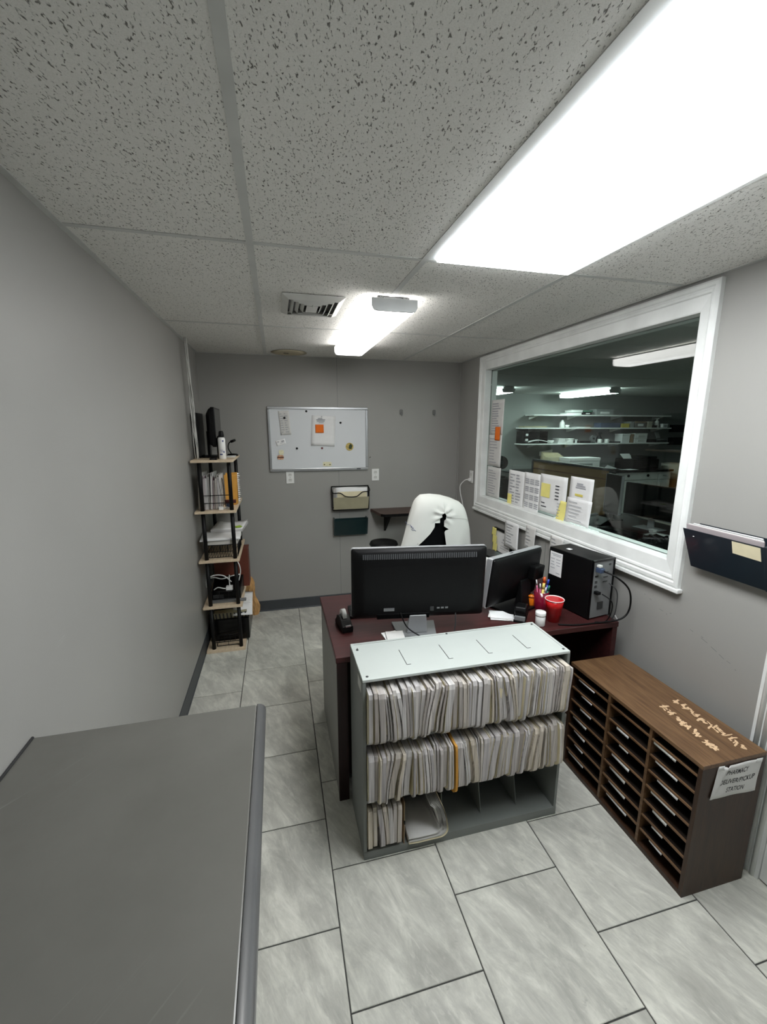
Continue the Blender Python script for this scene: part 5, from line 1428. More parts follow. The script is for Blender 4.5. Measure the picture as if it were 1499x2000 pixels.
build('neck', MB().tube(smooth_path([(-0.305, 3.70, Z5 + 0.018), (-0.325, 3.69, Z5 + 0.06), (-0.318, 3.68, Z5 + 0.10), (-0.300, 3.68, Z5 + 0.115)], 5), 0.0045), BLACKP, t)
build('head', MB().cyl((-0.302, 3.68, Z5 + 0.114), (-0.264, 3.675, Z5 + 0.128), 0.011, 0.009), BLACKP, t)
t = thing('disc_case', 'flat pale tray under the webcam on the shelf tower', 'tray', (-0.29, 3.62, Z5))
build('tray', MB().prism(rounded(-0.335, -0.262, 3.50, 3.62, 0.015), Z5 + 0.0005, Z5 + 0.008, 'z'), IVORY, t)
t = thing('card_reader', 'tiny black box at the front edge of tower top', 'gadget', (-0.386, 3.275, Z5))
build('body', MB().box(-0.412, -0.364, 3.255, 3.300, Z5 + 0.0005, Z5 + 0.013), BLACKP, t, bevel=0.002)
build('port', MB().box(-0.40, -0.376, 3.2545, 3.2548, Z5 + 0.004, Z5 + 0.009), DARKG, t)
# tier 4: standing files, orange envelopes, small things
xx = -0.518
cols = [PAPER2, PAPER2, plain('lilac_folder', C(176, 150, 160), 0.7), PAPER, PAPER2, PAPER, plain('mauve_folder', C(150, 116, 128), 0.7), PAPER2, PAPER]
labs = ['white file nearest the wall in the row on the upper tier', 'thin off-white file, second in the upper tier row', 'lilac file in the upper tier row', 'white file to the right of the lilac one', 'off-white file in the middle of the upper tier row',
        'white file just before the mauve one', 'mauve file in the upper tier row', 'off-white file after the mauve one', 'white file next to the wire sorter on the upper tier']
for k in range(9):
    th = R.uniform(0.010, 0.020)
    h = R.uniform(0.235, 0.275); y0_ = 3.30 + R.uniform(-0.012, 0.012)
    t = thing('standing_file', labs[k], 'file', (xx + th / 2, 3.43, Z4))
    ln = R.uniform(0.0, 0.02)
    def fpt(o, y, s, ln=ln, xx=xx, h=h): return (xx + o + ln * s * s, y, Z4 + 0.0008 + h * s)
    mb = MB()
    for (o0, o1, yb_) in ((0, 0.001, 0.0), (th - 0.001, th, 0.006)):
        mb.hexa([fpt(o0, y0_ + yb_, 0), fpt(o1, y0_ + yb_, 0), fpt(o1, 3.56, 0), fpt(o0, 3.56, 0)], [fpt(o0, y0_ + yb_, 1), fpt(o1, y0_ + yb_, 1), fpt(o1, 3.56, 0.97), fpt(o0, 3.56, 0.97)])
    build('cover', mb, cols[k], t)
    build('pages', MB().hexa([fpt(0.0012, y0_ + 0.006, 0.01), fpt(th - 0.0012, y0_ + 0.006, 0.01), fpt(th - 0.0012, 3.555, 0.01), fpt(0.0012, 3.555, 0.01)], [fpt(0.0012, y0_ + 0.006, 0.92), fpt(th - 0.0012, y0_ + 0.006, 0.92), fpt(th - 0.0012, 3.555, 0.92), fpt(0.0012, 3.555, 0.92)]), PAGES, t)
    xx += th + 0.0035
t = thing('wire_sorter', 'thin black wire file sorter on the upper tier of the tower', 'file sorter', (-0.37, 3.35, Z4))
for k in range(2):
    x = -0.375 + 0.026 * k
    build('loop', MB().tube(smooth_path([(x, 3.31, Z4 + 0.003), (x - 0.006, 3.31, Z4 + 0.15), (x + 0.002, 3.31, Z4 + 0.235), (x + 0.012, 3.31, Z4 + 0.15), (x + 0.018, 3.31, Z4 + 0.003)], 5), 0.0018, 5), BLACKM, t)
build('foot', MB().tube([(-0.38, 3.31, Z4 + 0.0035), (-0.33, 3.31, Z4 + 0.0035), (-0.33, 3.40, Z4 + 0.0035)], 0.0018, 5), BLACKM, t)
for k, (x0_, x1_, y_, lb) in enumerate([(-0.338, -0.262, 3.50, 'large orange padded envelope standing at the edge of upper tier'), (-0.345, -0.268, 3.46, 'orange envelope in front of the larger one on the upper tier')]):
    t = thing('padded_envelope', lb, 'envelope', ((x0_ + x1_) / 2, y_, Z4))
    build('front', MB().hexa([(x0_, y_, Z4 + 0.001), (x1_, y_ + 0.02, Z4 + 0.001), (x1_, y_ + 0.034, Z4 + 0.001), (x0_, y_ + 0.014, Z4 + 0.001)], [(x0_ - 0.004, y_, Z4 + 0.25 - 0.01 * k), (x1_ + 0.006, y_ + 0.02, Z4 + 0.252 - 0.02 * k), (x1_ + 0.006, y_ + 0.034, Z4 + 0.252 - 0.02 * k), (x0_ - 0.004, y_ + 0.014, Z4 + 0.25 - 0.01 * k)]), MANILAD, t, bevel=0.003)
    if k == 0:
        mb = MB()
        for i in range(14):
            z = Z4 + 0.02 + i * 0.0165
            mb.add([(x1_ + 0.0055, y_ + 0.024, z), (x1_ + 0.018 + 0.012 * R.random(), y_ + 0.028, z + 0.004), (x1_ + 0.0055, y_ + 0.030, z + 0.015)], [(0, 1, 2)])
        fr = build('torn_lining', mb, PAPER, t); fr['kind'] = 'stuff'
t = thing('tape_box', 'small dark red box lying on the upper tier behind the post', 'box', (-0.33, 3.30, Z4))
build('box', MB().box(-0.338, -0.262, 3.325, 3.36, Z4 + 0.040, Z4 + 0.060), plain('dark_red_card', C(86, 30, 26), 0.6), t)
build('lid', MB().box(-0.339, -0.261, 3.324, 3.361, Z4 + 0.0605, Z4 + 0.064), plain('dark_red_card_lid', C(98, 40, 34), 0.6), t)
build('stand', MB().box(-0.330, -0.290, 3.327, 3.358, Z4 + 0.0006, Z4 + 0.0398), BLUEBIN, t)
t = thing('white_adapter', 'white plug adapter with coiled cord on the upper tier', 'adapter', (-0.35, 3.29, Z4))
build('body', MB().box(-0.378, -0.346, 3.275, 3.300, Z4 + 0.0006, Z4 + 0.024), WHITEP, t, bevel=0.003)
build('cord', MB().tube(smooth_path([(-0.346, 3.287, Z4 + 0.012), (-0.322, 3.285, Z4 + 0.020), (-0.305, 3.29, Z4 + 0.012), (-0.325, 3.300, Z4 + 0.006), (-0.36, 3.306, Z4 + 0.004)], 5), 0.003, 6), IVORY, t)
# tier 3: paper stacks in a wire tray
t = thing('wire_letter_tray', 'black wire letter tray holding papers on the third tier', 'letter tray', (-0.40, 3.48, Z3))
tx0, tx1, ty0, ty1 = -0.505, -0.270, 3.310, 3.660
mb = MB()
for z in (0.004, 0.10):
    mb.tube([(tx0, ty0, Z3 + z), (tx1, ty0, Z3 + z), (tx1, ty1, Z3 + z), (tx0, ty1, Z3 + z), (tx0, ty0, Z3 + z)], 0.0026, 6)
build('rim', mb, BLACKM, t)
wr = MB()
for i in range(12):
    x = tx0 + (tx1 - tx0) * (i + 0.5) / 12
    wr.cyl((x, ty0, Z3 + 0.004), (x, ty0, Z3 + 0.10), 0.0014, n=5).cyl((x, ty0, Z3 + 0.004), (x, ty1, Z3 + 0.004), 0.0014, n=5)
for i in range(16):
    y = ty0 + (ty1 - ty0) * (i + 0.5) / 16
    wr.cyl((tx1, y, Z3 + 0.004), (tx1, y, Z3 + 0.10), 0.0014, n=5)
w_ = build('wires', wr, BLACKM, t); w_['kind'] = 'stuff'
def paper_block(name, lab, x0, x1, y0, y1, z0, z1, ang=0.0, mat=PAPER, top=PAPER, curl=0.0):
    cx, cy = (x0 + x1) / 2, (y0 + y1) / 2
    t = thing(name, lab, 'papers', (cx, cy, z0), ang)
    hx, hy = (x1 - x0) / 2, (y1 - y0) / 2
    def fn(u, v):
        return (-hx + 2 * hx * u, -hy + 2 * hy * v, (z1 - z0) * 0.86 + curl * (2 * u - 1) ** 2 * v)
    local_part('sheets', MB().box(-hx, hx, -hy, hy, 0.0005, (z1 - z0) * 0.84), mat, t)
    local_part('top_sheet', MB().slab(fn, 8, 4, (0, 0, 0.001)), top, t)
    return t
paper_block('paper_stack', 'thick stack of white paper on the third tier of the tower', -0.505, -0.262, 3.30, 3.58, Z3 + 0.104, Z3 + 0.140, math.radians(-2), PAGESZ)
paper_block('paper_stack', 'wide loose sheets spread over the stack, reaching towards the wall', -0.536, -0.250, 3.285, 3.57, Z3 + 0.1405, Z3 + 0.150, math.radians(3), PAPER, PAPER, 0.006)
paper_block('paper_stack', 'curled white papers with a green mark at the back of third tier', -0.470, -0.228, 3.50, 3.80, Z3 + 0.152, Z3 + 0.176, math.radians(-5), PAGESZ, PAPER, 0.012)
m = MB().obox((-0.275, 3.555, Z3 + 0.181), (0.022, 0.01, 0.001), (-0.012, 0.028, 0), (0, 0, 0.0005))
tag(build('green_clip', m, plain('lime_plastic', C(176, 214, 70), 0.4)), 'lime green tag lying on the curled papers', 'tag')
# tier 2: router with white cables, brown box behind
t = thing('brown_box_file', 'reddish brown wooden box standing at the back of the fourth tier', 'box', (-0.38, 3.72, Z2))
build('body', MB().box(-0.500, -0.222, 3.640, 3.788, Z2 + 0.0006, Z2 + 0.312), BROWNBOX, t, bevel=0.003)
build('lid', MB().box(-0.502, -0.220, 3.638, 3.790, Z2 + 0.3125, Z2 + 0.328), BROWNBOX, t, bevel=0.002)
t = thing('network_router', 'black network box tangled in white cables on the fourth tier', 'router', (-0.38, 3.45, Z2))
build('body', MB().hexa([(-0.49, 3.36, Z2 + 0.0006), (-0.275, 3.36, Z2 + 0.0006), (-0.262, 3.58, Z2 + 0.0006), (-0.49, 3.58, Z2 + 0.0006)], [(-0.49, 3.37, Z2 + 0.075), (-0.275, 3.37, Z2 + 0.075), (-0.262, 3.58, Z2 + 0.13), (-0.49, 3.58, Z2 + 0.13)]), BLACKG, t, bevel=0.006)
build('status_panel', MB().box(-0.48, -0.40, 3.3575, 3.3598, Z2 + 0.02, Z2 + 0.05), DARKG, t)
build('adapter', MB().box(-0.372, -0.325, 3.285, 3.330, Z2 + 0.100, Z2 + 0.135), WHITEP, t, bevel=0.004)
for k, (pts, lb) in enumerate([
        ([(-0.51, 3.30, Z2 + 0.14), (-0.505, 3.30, Z2 + 0.20), (-0.45, 3.29, Z2 + 0.235), (-0.38, 3.29, Z2 + 0.225), (-0.33, 3.30, Z2 + 0.17)], 'white cable making the high arch over the black network box'),
        ([(-0.515, 3.33, Z2 + 0.19), (-0.46, 3.33, Z2 + 0.205), (-0.40, 3.34, Z2 + 0.185), (-0.33, 3.35, Z2 + 0.20), (-0.27, 3.36, Z2 + 0.205)], 'white cable running level across the fourth tier'),
        ([(-0.300, 3.42, Z2 + 0.30), (-0.278, 3.40, Z2 + 0.28), (-0.268, 3.40, Z2 + 0.22), (-0.282, 3.40, Z2 + 0.15), (-0.29, 3.41, Z2 + 0.14)], 'white cable looped up beside the right post of the tower'),
        ([(-0.345, 3.31, Z2 + 0.13), (-0.347, 3.32, Z2 + 0.17), (-0.348, 3.35, Z2 + 0.21)], 'white cable rising from the white adapter on fourth tier'),
        ([(-0.46, 3.30, Z2 + 0.115), (-0.43, 3.29, Z2 + 0.135), (-0.39, 3.29, Z2 + 0.125), (-0.37, 3.30, Z2 + 0.118)], 'low white cable loop resting beside the white adapter')]):
    tag(build('white_cable', MB().tube(smooth_path(pts, 6), 0.0042, 7), WHITEP), lb, 'cable')
tag(build('power_strip', MB().box(-0.50, -0.232, 3.305, 3.338, Z2 + 0.0006, Z2 + 0.018), MIDG, bevel=0.003), 'grey bar lying along the front of the fourth tier', 'power strip')
# tier 1: black printer with ribbed paper tray
t = thing('desktop_printer', 'black desktop printer on the bottom board of the tower', 'printer', (-0.37, 3.55, Z1))
build('body', MB().box(-0.520, -0.226, 3.38, 3.79, Z1 + 0.0006, Z1 + 0.185), BLACKG, t, bevel=0.008)
build('power_button', MB().cyl((-0.2255, 3.43, Z1 + 0.13), (-0.2235, 3.43, Z1 + 0.13), 0.006, n=12), MIDG, t)
tr = build('paper_tray', MB().hexa([(-0.49, 3.40, Z1 + 0.1855), (-0.24, 3.40, Z1 + 0.1855), (-0.24, 3.46, Z1 + 0.1855), (-0.49, 3.46, Z1 + 0.1855)], [(-0.49, 3.37, Z1 + 0.245), (-0.24, 3.37, Z1 + 0.245), (-0.24, 3.44, Z1 + 0.245), (-0.49, 3.44, Z1 + 0.245)]), CLEAR, t)
for i in range(9):
    x = -0.478 + i * 0.028
    build('rib', MB().hexa([(x, 3.392, Z1 + 0.188), (x + 0.010, 3.392, Z1 + 0.188), (x + 0.010, 3.399, Z1 + 0.188), (x, 3.399, Z1 + 0.188)], [(x, 3.362, Z1 + 0.243), (x + 0.010, 3.362, Z1 + 0.243), (x + 0.010, 3.369, Z1 + 0.243), (x, 3.369, Z1 + 0.243)]), DARKG, tr)
def shp(u, v): return (-0.345 + 0.150 * u - 0.01 * v, 3.35 + 0.34 * v, Z1 + 0.206 + 0.048 + 0.03 * v - 0.034 * max(0, 1 - v * 3) + 0.003 * math.sin(4 * u))
o = build('output_sheet', MB().slab(shp, 6, 8, (0, 0, 0.0012)), PAPER)
tag(o, 'white printed sheet hanging off the black printer, beside the tower post', 'paper')
print_lines(o, (-0.30, 3.42, Z1 + 0.278), (1, 0, 0), (0, 1, 0.08), [(0.01, 0.09, 0.03, 0.034), (0.01, 0.08, 0.05, 0.053), (0.01, 0.085, 0.08, 0.083), (0.02, 0.07, 0.11, 0.113)], INK, 0.001)
tag(build('black_wire_basket', MB().tube([(-0.47, 3.30, Z1 + 0.004), (-0.30, 3.30, Z1 + 0.004), (-0.30, 3.36, Z1 + 0.004), (-0.47, 3.36, Z1 + 0.004), (-0.47, 3.30, Z1 + 0.004)], 0.003).tube([(-0.47, 3.30, Z1 + 0.06), (-0.30, 3.30, Z1 + 0.08), (-0.30, 3.36, Z1 + 0.08), (-0.47, 3.36, Z1 + 0.06), (-0.47, 3.30, Z1 + 0.06)], 0.0025).tube([(-0.47, 3.30, Z1 + 0.004), (-0.47, 3.30, Z1 + 0.06)], 0.002).tube([(-0.30, 3.30, Z1 + 0.004), (-0.30, 3.30, Z1 + 0.08)], 0.002).tube([(-0.385, 3.30, Z1 + 0.004), (-0.385, 3.30, Z1 + 0.07)], 0.002), BLACKM),
    'low black wire basket at the front of the bottom board', 'basket')
# crumpled paper bags behind the tower
def crumple(cx, cy, z0, rx, ry, h, seed, lean=0.0):
    rr = random.Random(seed)
    ph = [rr.uniform(0, 6.3) for _ in range(8)]
    def fn(u, v):
        a = 2 * math.pi * u
        r = 1 + 0.16 * math.sin(3 * a + ph[0] + 4 * v) + 0.10 * math.sin(7 * a + ph[1] - 9 * v) + 0.07 * math.sin(11 * a + ph[2] + 17 * v)
        r *= interp(v, [(0, 0.5), (0.12, 0.85), (0.3, 1.0), (0.48, 0.62), (0.58, 0.70), (0.75, 1.08), (0.92, 0.85), (1, 0.3)]) if lean else (0.25 + 0.75 * math.sin(math.pi * min(0.93, 0.12 + 0.86 * v)) ** 0.5) * (1 + 0.12 * math.sin(9 * v + ph[3]))
        k_ = int(round(u * 40)) % 40 * 19 + int(round(v * 18)); r *= 1 + 0.13 * (math.sin(k_ * 12.9898) * 43758.5453 % 1.0 - 0.5)     # creases
        return (cx + lean * math.cos(math.pi * v) + rx * r * math.cos(a), cy + ry * r * math.sin(a), z0 + h * v + 0.015 * math.sin(5 * a + ph[4]) * v)
    mb = MB().grid(fn, 40, 18, False)
    mb.f.append(tuple(range(39, -1, -1))); mb.sm.append(False)
    mb.f.append(tuple(18 * 41 + i for i in range(40))); mb.sm.append(False)
    return mb
b1 = build('paper_bag', crumple(-0.228, 3.884, 0.0, 0.046, 0.034, 0.37, 4, 0.022), KRAFT); tag(b1, 'crumpled brown paper bag stuffed behind the shelf tower', 'paper bag')

# ================================================================== NEXT ROOM, SEEN THROUGH THE WINDOW
NX0, NX1, NY0, NY1, NZC = XR + 0.10, 9.20, 0.20, 7.32, 2.3168
NWALL = plain('next_room_wall', C(138, 140, 138), 0.6, var=(1.5, 0.03))
NCEIL = plain('next_room_ceiling', C(178, 180, 176), 0.9, var=(40, 0.05))
struct('floor_next_room', MB().box(NX0, NX1, NY0, NY1, -0.06, 0.0), NEXTFLOOR)
ncl = struct('ceiling_next_room', MB().box(NX0, NX1, NY0, NY1, NZC, NZC + 0.06), NCEIL)
for y in (1.0, 2.22, 3.44, 4.66, 5.88, 7.10):
    build('tee', MB().box(NX0, NX1, y - 0.012, y + 0.012, NZC - 0.002, NZC - 0.0002), NCEIL, ncl)
struct('wall_next_room_back', MB().box(NX0, NX1, NY1, NY1 + 0.1, -0.06, NZC + 0.06), NWALL)
struct('wall_next_room_far', MB().box(NX1, NX1 + 0.1, NY0, NY1 + 0.1, -0.06, NZC + 0.06), NWALL)
struct('wall_next_room_front', MB().box(NX0, NX1 + 0.1, NY0 - 0.1, NY0, -0.06, NZC + 0.06), NWALL)
struct('wall_next_room_left', MB().box(NX0, NX0 + 0.01, YB + 0.101, NY1, -0.06, NZC + 0.06), NWALL)
# tube lights
def tube_light(x0, x1, y0, y1, lab):
    t = thing('strip_light', lab, 'light', ((x0 + x1) / 2, (y0 + y1) / 2, NZC))
    build('housing', MB().box(x0 + 0.02, x1 - 0.02, y0, y1, NZC - 0.030, NZC - 0.0025), ENAMEL, t)
    build('diffuser', MB().prism([(x0, NZC - 0.0305), (x0 + 0.015, NZC - 0.085), (x1 - 0.015, NZC - 0.085), (x1, NZC - 0.0305)], y0 + 0.01, y1 - 0.01, 'y'), NEXT_E, t)
    for y in (y0, y1 - 0.0095):
        build('end_cap', MB().prism([(x0 - 0.002, NZC - 0.030), (x0 + 0.014, NZC - 0.087), (x1 - 0.014, NZC - 0.087), (x1 + 0.002, NZC - 0.030)], y, y + 0.0095, 'y'), ENAMEL, t)
tube_light(5.08, 5.30, 5.75, 6.97, 'strip light near the far shelves in next room')
tube_light(3.42, 3.64, 6.05, 7.10, 'strip light behind the papers at the window edge')
tube_light(2.55, 2.77, 0.70, 1.92, 'added out-of-view strip light over the near end of next room, above the cluttered desk')  # extra fixture added out of view to light the desk and partition
# wall shelves
SHX = ((4.63, 7.72, 1.940, 'top'), (4.45, 7.76, 1.703, 'middle'), (4.44, 7.74, 1.412, 'lowest'))
for x0, x1, z, nm in SHX:
    t = thing('long_wall_shelf', '%s of three long white wall shelves in next room' % nm, 'shelf', ((x0 + x1) / 2, 7.19, z))
    build('board', MB().box(x0, x1, 7.03, NY1 - 0.004, z - 0.022, z), TRIM, t)
    for x in (4.72, 5.55, 6.55, 7.55):
        build('bracket', MB().prism([(NY1 - 0.002, z - 0.0222), (7.06, z - 0.0222), (7.06, z - 0.03), (NY1 - 0.012, z - 0.09), (NY1 - 0.002, z - 0.09)], x - 0.008, x + 0.008, 'x'), TRIM, t)
def bxthing(name, lab, cat, x0, x1, z0, z1, mat, y0=7.05, y1=7.25, lid=None, lidh=0.18, lidname='lid', tagm=None):
    t = thing(name, lab, cat, ((x0 + x1) / 2, (y0 + y1) / 2, z0))
    zt = z1 - (z1 - z0) * lidh if lid else z1
    b = build('body', MB().box(x0 + (0.006 if lid else 0), x1 - (0.006 if lid else 0), y0 + 0.005, y1 - 0.005, z0 + 0.0008, zt), mat, t, bevel=0.003)
    if lid:
        build(lidname, MB().box(x0, x1, y0, y1, zt + 0.0005, z1), lid, t, bevel=0.003)
    if tagm:
        w_ = (x1 - x0)
        build('front_label', MB().box(x0 + w_ * 0.25, x1 - w_ * 0.25, y0 - 0.0015, y0 + 0.0048 if not lid else y0 + 0.0045, z0 + (zt - z0) * 0.3, z0 + (zt - z0) * 0.75), tagm, t)
    return t
def lathe_thing(name, lab, cat, x, y, z, prof, mat, cap=None, capmat=None):
    t = thing(name, lab, cat, (x, y, z))
    build('body', MB().lathe(prof, (x, y, z), 20), mat, t)
    if cap:
        build('cap', MB().lathe(cap, (x, y, z), 18), capmat or mat, t)
    return t
za, zb, zc = 1.940, 1.703, 1.412
bxthing('binder', 'white binder lying at the bottom of pile on top shelf', 'binder', 5.32, 5.66, za, za + 0.042, PAPER, lid=GREYBOX, lidh=.2, lidname='cover')
bxthing('binder', 'white binder lying on the other binder on top shelf', 'binder', 5.42, 5.68, za + 0.043, za + 0.088, PAPER, lid=WHITEP, lidh=.2, lidname='cover')
bxthing('book', 'dark book lying beside the binders on top shelf', 'book', 5.70, 5.88, za, za + 0.050, BLACKP, lid=BLACKG, lidh=.12, lidname='cover', tagm=PAPER)
bxthing('book', 'green covered book lying above the dark book on top shelf', 'book', 5.69, 5.90, za + 0.051, za + 0.082, GREENBK, lid=GREENBK, lidh=.2, lidname='cover')
bxthing('storage_box', 'pale grey storage box on the top shelf in next room', 'box', 5.97, 6.37, za, za + 0.105, GREYBOX, lid=GREYBOX, lidh=.25, tagm=PAPER)
bxthing('paper_pad', 'yellowish pad of papers at the end of middle shelf', 'papers', 4.46, 4.94, zb, zb + 0.028, CLEAR, lid=CLEAR, lidh=.3, lidname='top_sheet')
lathe_thing('spray_bottle', 'white spray bottle on the middle shelf in next room', 'bottle', 5.30, 7.12, zb, [(0.042, 0.001), (0.045, 0.004), (0.045, 0.09), (0.02, 0.125), (0.018, 0.14)], WHITEP, [(0.022, 0.1405), (0.034, 0.15), (0.03, 0.17), (0.0, 0.172)], DARKG)
lathe_thing('cup', 'small white cup beside the spray bottle on middle shelf', 'cup', 5.40, 7.10, zb, [(0.03, 0.001), (0.042, 0.05), (0.038, 0.05), (0.027, 0.006), (0.0, 0.006)], WHITEP)
bxthing('paper_pad', 'thin white papers in the middle of the middle shelf', 'papers', 5.60, 5.88, zb, zb + 0.014, PAPER, lid=PAPER, lidh=.3, lidname='top_sheet')
bxthing('plastic_bin', 'slate blue plastic bin on the middle shelf', 'bin', 6.10, 6.56, zb, zb + 0.092, BLUEBIN, lid=BLUEBIN, lidh=.15, lidname='rim')
bxthing('card_box', 'yellow card box on the middle shelf', 'box', 6.58, 6.77, zb, zb + 0.080, YELBOX, lid=YELBOX)
bxthing('card_box', 'narrow grey box right beside the yellow box', 'box', 6.79, 6.88, zb, zb + 0.118, GREYBOX, lid=GREYBOX)
bxthing('card_box', 'grey-brown box with white front label on middle shelf', 'box', 6.90, 7.15, zb, zb + 0.118, plain('taupe_card', C(124, 118, 116), 0.7), lid=TANBOX, tagm=PAPER)
bxthing('card_box', 'beige upright box on the middle shelf', 'box', 7.20, 7.31, zb, zb + 0.120, plain('beige_card', C(184, 180, 164), 0.7), lid=plain('beige_card_lid', C(194, 190, 174), 0.7))
bxthing('tray', 'low dark tray beside the white pump dispenser', 'tray', 7.32, 7.43, zb, zb + 0.05, BLACKP, lid=BLACKP, lidname='rim')
lathe_thing('pump_dispenser', 'tall white pump dispenser on the middle shelf', 'bottle', 7.478, 7.12, zb, [(0.035, 0.001), (0.038, 0.004), (0.038, 0.12), (0.014, 0.145), (0.012, 0.16)], WHITEP, [(0.014, 0.1605), (0.036, 0.172), (0.036, 0.182), (0.0, 0.184)], WHITEP)
bxthing('card_box', 'little white box at the right end of middle shelf', 'box', 7.56, 7.69, zb, zb + 0.078, PAPER, lid=PAPER, tagm=GREYBOX)
# lowest shelf
t = thing('desk_tray', 'black two-level paper tray at the end of the lowest shelf', 'letter tray', (4.71, 7.15, zc))
for z in (0.012, 0.105, 0.20):
    build('level', MB().box(4.46, 4.96, 7.05, 7.28, zc + z - 0.008, zc + z), BLACKP, t)
for x in (4.46, 4.952):
    build('side', MB().box(x - 0.006, x + 0.006, 7.046, 7.284, zc + 0.0008, zc + 0.225), BLACKP, t)
for z in (0.05, 0.14):
    build('front_label', MB().box(4.50, 4.55, 7.044, 7.049, zc + z, zc + z + 0.04), PAPER, t)
build('papers', MB().slab(lambda u, v: (4.56 + 0.42 * u, 7.03 + 0.2 * v, zc + 0.022 + 0.035 * math.sin(math.pi * u) + 0.01 * v), 8, 3, (0, 0, 0.012)), PAPER, t)
lathe_thing('bowl', 'small white bowl beside the black paper tray', 'bowl', 5.07, 7.12, zc, [(0.03, 0.001), (0.06, 0.02), (0.072, 0.055), (0.068, 0.055), (0.055, 0.022), (0.0, 0.01)], WHITEP)
for k in range(3):
    bxthing('paper_bundle', ['lowest', 'middle', 'upper'][k] + ' white bundle of the small pile on lowest shelf', 'papers', 5.19 + 0.008 * k, 5.38 - 0.012 * k, zc + 0.031 * k, zc + 0.031 * k + 0.030, PAPER, lid=PAPER2, lidname='top_sheet')
lathe_thing('tub', 'round white tub with lid on the lowest shelf', 'tub', 5.49, 7.13, zc, [(0.072, 0.001), (0.082, 0.07), (0.080, 0.072)], WHITEP, [(0.088, 0.0725), (0.088, 0.088), (0.0, 0.092)], WHITEP)
bxthing('card', 'tiny white card standing beside the round tub', 'card', 5.60, 5.655, zc + 0.0, zc + 0.07, PAPER, 7.10, 7.12, lid=PAPER)
bxthing('tray', 'long black tray in the middle of the lowest shelf', 'tray', 5.67, 5.92, zc, zc + 0.042, BLACKP, lid=BLACKG, lidname='rim')
t = thing('desk_fan', 'small dark desk fan on the lowest shelf', 'fan', (6.01, 7.13, zc))
build('base', MB().lathe([(0.05, 0.001), (0.05, 0.012), (0.0, 0.02)], (6.01, 7.13, zc), 16), DARKG, t)
build('cage', MB().cyl((6.01, 7.10, zc + 0.085), (6.01, 7.15, zc + 0.085), 0.058, n=20), MIDG, t)
build('hub', MB().cyl((6.01, 7.092, zc + 0.085), (6.01, 7.0995, zc + 0.085), 0.02, n=12), BLACKP, t)
for k, (x, lb) in enumerate(((6.15, 'white mug beside the small fan on lowest shelf'), (6.31, 'white mug nearer the black tray on lowest shelf'))):
    t = lathe_thing('mug', lb, 'mug', x, 7.10, zc, [(0.036, 0.001), (0.040, 0.005), (0.040, 0.075), (0.036, 0.075), (0.034, 0.008), (0.0, 0.008)], WHITEP)
    build('handle', MB().tube(smooth_path([(x + 0.039, 7.10, zc + 0.06), (x + 0.062, 7.10, zc + 0.055), (x + 0.062, 7.10, zc + 0.028), (x + 0.039, 7.10, zc + 0.02)], 4), 0.005), WHITEP, t)
t = lathe_thing('vase', 'dark round pot standing behind the mugs on lowest shelf', 'pot', 6.235, 7.22, zc, [(0.03, 0.001), (0.055, 0.03), (0.06, 0.08), (0.03, 0.13), (0.034, 0.15)], BLACKG, [(0.03, 0.1505), (0.05, 0.17), (0.045, 0.20), (0.0, 0.21)], DARKG)
bxthing('tray', 'flat black tray before the white box on lowest shelf', 'tray', 6.38, 6.60, zc, zc + 0.028, BLACKP, lid=BLACKG, lidname='rim')
bxthing('card_box', 'upright white box on the lowest shelf', 'box', 6.62, 6.81, zc, zc + 0.175, PAPER, lid=PAPER)
bxthing('book', 'brown book standing between white box and paper packs', 'book', 6.825, 6.90, zc, zc + 0.165, TANBOX, lid=TANBOX, lidname='cover')
bxthing('paper_pack', 'lower white ream pack of the pair on lowest shelf', 'paper pack', 6.915, 7.22, zc, zc + 0.088, PAPER, lid=PAPER2, tagm=IVORY)
bxthing('paper_pack', 'upper white ream pack of the pair on lowest shelf', 'paper pack', 6.92, 7.225, zc + 0.0885, zc + 0.182, PAPER, lid=PAPER2, tagm=IVORY)
bxthing('tray', 'black equipment case beside the ream packs on lowest shelf', 'case', 7.24, 7.44, zc, zc + 0.065, BLACKP, lid=BLACKG)
t = thing('card_machine', 'grey device with tilted pale screen at end of lowest shelf', 'device', (7.60, 7.12, zc))
build('body', MB().box(7.47, 7.72, 7.05, 7.22, zc + 0.0008, zc + 0.05), DARKG, t, bevel=0.006)
build('screen', MB().obox((7.53, 7.12, zc + 0.14), (0.055, 0.01, 0.0), (0.0, 0.03, 0.055), (0, 0.004, -0.002)), GREYBOX, t)
build('arm', MB().cyl((7.55, 7.15, zc + 0.05), (7.54, 7.135, zc + 0.12), 0.012, n=10), MIDG, t)
build('keypad', MB().box(7.56, 7.66, 7.06, 7.16, zc + 0.0505, zc + 0.058), GREYBOX, t)
